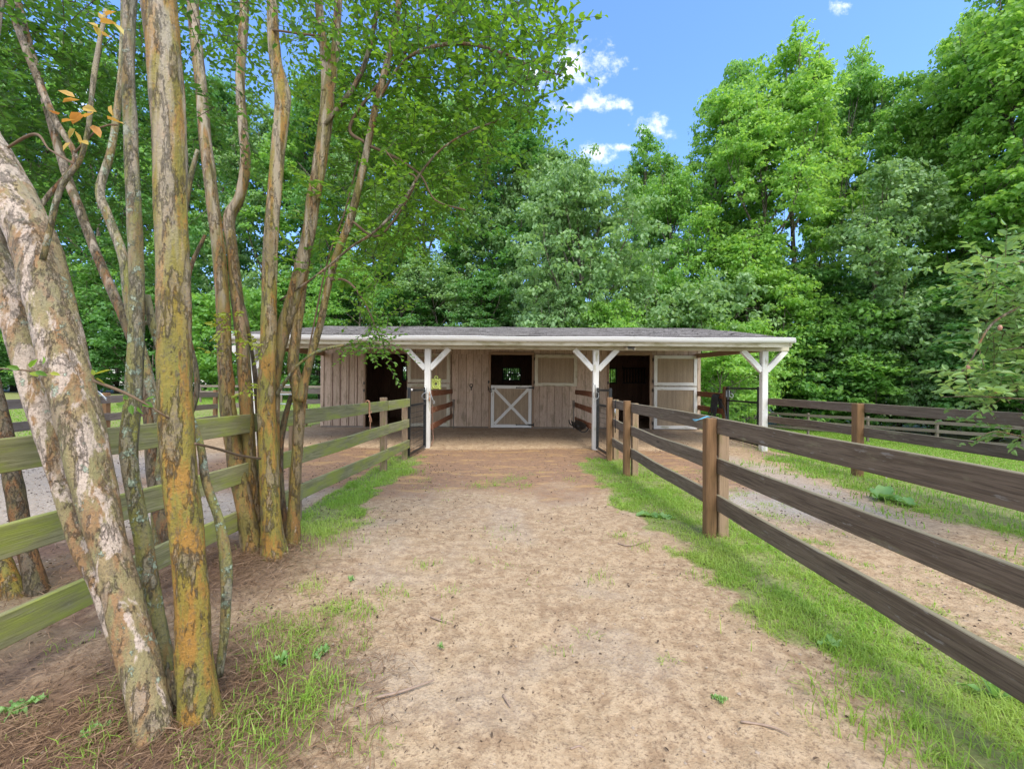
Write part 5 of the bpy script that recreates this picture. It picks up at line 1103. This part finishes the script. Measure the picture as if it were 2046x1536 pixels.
# pine straw round the trunks
def strawf(x, y):
    a = np.exp(-(((x + 1.45) / .75) ** 2 + ((y - 1.75) / .6) ** 2)); b = np.exp(-(((x + 2.05) / .42) ** 2 + ((y - 3.15) / .4) ** 2)); return np.clip(np.maximum(np.maximum(a * 1.2, b * 1.3), .12 * (x < -1.4) * (y < 3.4)), 0, 1)
x, y = sample(48000, -3.6, -.5, 1.0, 4.0, strawf, rg)
bx_ = [(-1.37, 1.64, .15, 420), (-1.24, 1.70, .14, 420), (-1.55, 1.86, .1, 200), (-1.96, 3.33, .16, 700), (-2.1, 3.4, .2, 500), (-1.88, 3.5, .1, 300), (-2.9, 3.35, .25, 500), (-3.2, 2.8, .25, 400)]
xb = np.concatenate([rg.normal(a, r_, k) for a, b, r_, k in bx_]); yb = np.concatenate([rg.normal(b, r_, k) for a, b, r_, k in bx_])
up_ = np.concatenate([np.full(len(x), .0), rg.uniform(0, .022, len(xb))]); x = np.concatenate([x, xb]); y = np.concatenate([y, yb])
n = len(x); az = rg.uniform(0, 6.283, n); L_ = rg.uniform(.05, .16, n); D = unit(np.stack([np.cos(az), np.sin(az), rg.normal(size=n) * .16], -1)); P = np.stack([x, y, hz(x, y) + rg.uniform(.004, .035, n) + up_], -1)
o = diamond_geo(P, D, unit(np.stack([rg.normal(size=n) * .3, rg.normal(size=n) * .3, np.ones(n)], -1)), L_, np.full(n, .0034), rg.random(n)).build("pine_straw", STRAW); o["kind"] = "stuff"; o["label"] = "brown pine straw scattered round the near trunks"
# dark bits of bark, seed husks and crumbs on the dirt
def litf(x, y): return np.clip(.25 + 1.5 * (fbm(x * 2.2, y * 2.2, 91, 3) - .42) + .5 * (x < -1), .05, 1)
x, y = sample(32000, -8, 6, .95, 11, litf, rg); k = rg.random(len(x)) < np.clip(4.5 / (y + 1.5), 0, 1) * np.where(y > 7.5, .5, 1); x = x[k]; y = y[k]
n = len(x); az = rg.uniform(0, 6.283, n); L_ = rg.uniform(.004, .020, n) * (1 + .10 * y); D = unit(np.stack([np.cos(az), np.sin(az), rg.normal(size=n) * .35], -1)); P = np.stack([x, y, hz(x, y) + rg.uniform(.002, .012, n)], -1)
o = leaf_geo(P, D, unit(rg.normal(size=(n, 3)) * .7 + np.array([0, 0, 1])), L_, L_ * rg.uniform(.25, .6, n), rg.random(n), fold=.5).build("leaf_litter", LEAFD); o["kind"] = "stuff"; o["label"] = "dark crumbs and husks littering the dirt"
# clods / small stones
x, y = sample(9000, -7, 6, .95, 9, lambda a, b: np.clip(.4 + 2 * (fbm(a * 1.5, b * 1.5, 95, 3) - .45), .05, 1), rg); k = rg.random(len(x)) < np.clip(3.5 / (y + 1), 0, 1); x, y = x[k], y[k]; n = len(x)
r = rg.uniform(.003, .010, n) * (1 + .05 * y); base = np.array([(1, 0, 0), (0, 1, 0), (-1, 0, 0), (0, -1, 0), (0, 0, .7), (0, 0, -.7)], float)
V = base[None] * r[:, None, None] * rg.uniform(.6, 1.3, (n, 6, 1)) + np.stack([x, y, hz(x, y) + r * .3], -1)[:, None]
k6 = np.arange(n)[:, None] * 6; Q = np.concatenate([k6 + np.array([q]) for q in ((0, 1, 4, 4), (1, 2, 4, 4), (2, 3, 4, 4), (3, 0, 4, 4))])
g = Geo(); g.V.append(V.reshape(-1, 3)); g.n = n * 6; g.L.append(V.reshape(-1, 3)); g.Rn.append(np.repeat(rg.random(n), 6)); g.Q.append(np.zeros((0, 4), int)); g.sm.append(np.zeros(0, bool))
g.tris = list(np.concatenate([k6 + np.array([q]) for q in ((0, 1, 4), (1, 2, 4), (2, 3, 4), (3, 0, 4))]))
o = g.build("pebbles", mat_plain("tan_pebble", (.34, .27, .21), .9, var=.4, scale=40)); o["kind"] = "stuff"; o["label"] = "small tan pebbles and clods on the dirt"
# sticks
def stick(pts, r, label):
    P = []
    for (u, v) in pts:
        x, y = gp(u, v); P.append((x, y, gz(x, y) + r * 1.0 + .006))
    g = Geo(); g.tube(bez(P, 6), [r, r * .9, r * .4], 7, lump=.25, seed=int(pts[0][0])); tag(g.build("stick", STICK, None, org=P[0]), label, "stick", "sticks lying on the dirt")
stick([(752, 1397), (800, 1384), (868, 1358)], .007, "pale straight stick lying on the path in the left foreground")
stick([(1005, 1382), (1020, 1405)], .005, "short brown stick in the middle foreground")
stick([(1480, 1440), (1540, 1452), (1580, 1470)], .005, "brown twig near the bottom right of the dirt")
stick([(885, 1240), (860, 1232), (900, 1243)], .004, "small curled twig in the centre of the path")
stick([(1235, 1085), (1260, 1090), (1300, 1080)], .006, "dark twig at the edge of the grass left of the near right post")
stick([(1140, 1485), (1160, 1480), (1175, 1492)], .004, "curled twig at the bottom centre of the dirt")
stick([(440, 690 + 560), (400, 1262), (380, 1290)], .004, "thin twig between the near tree and the path")
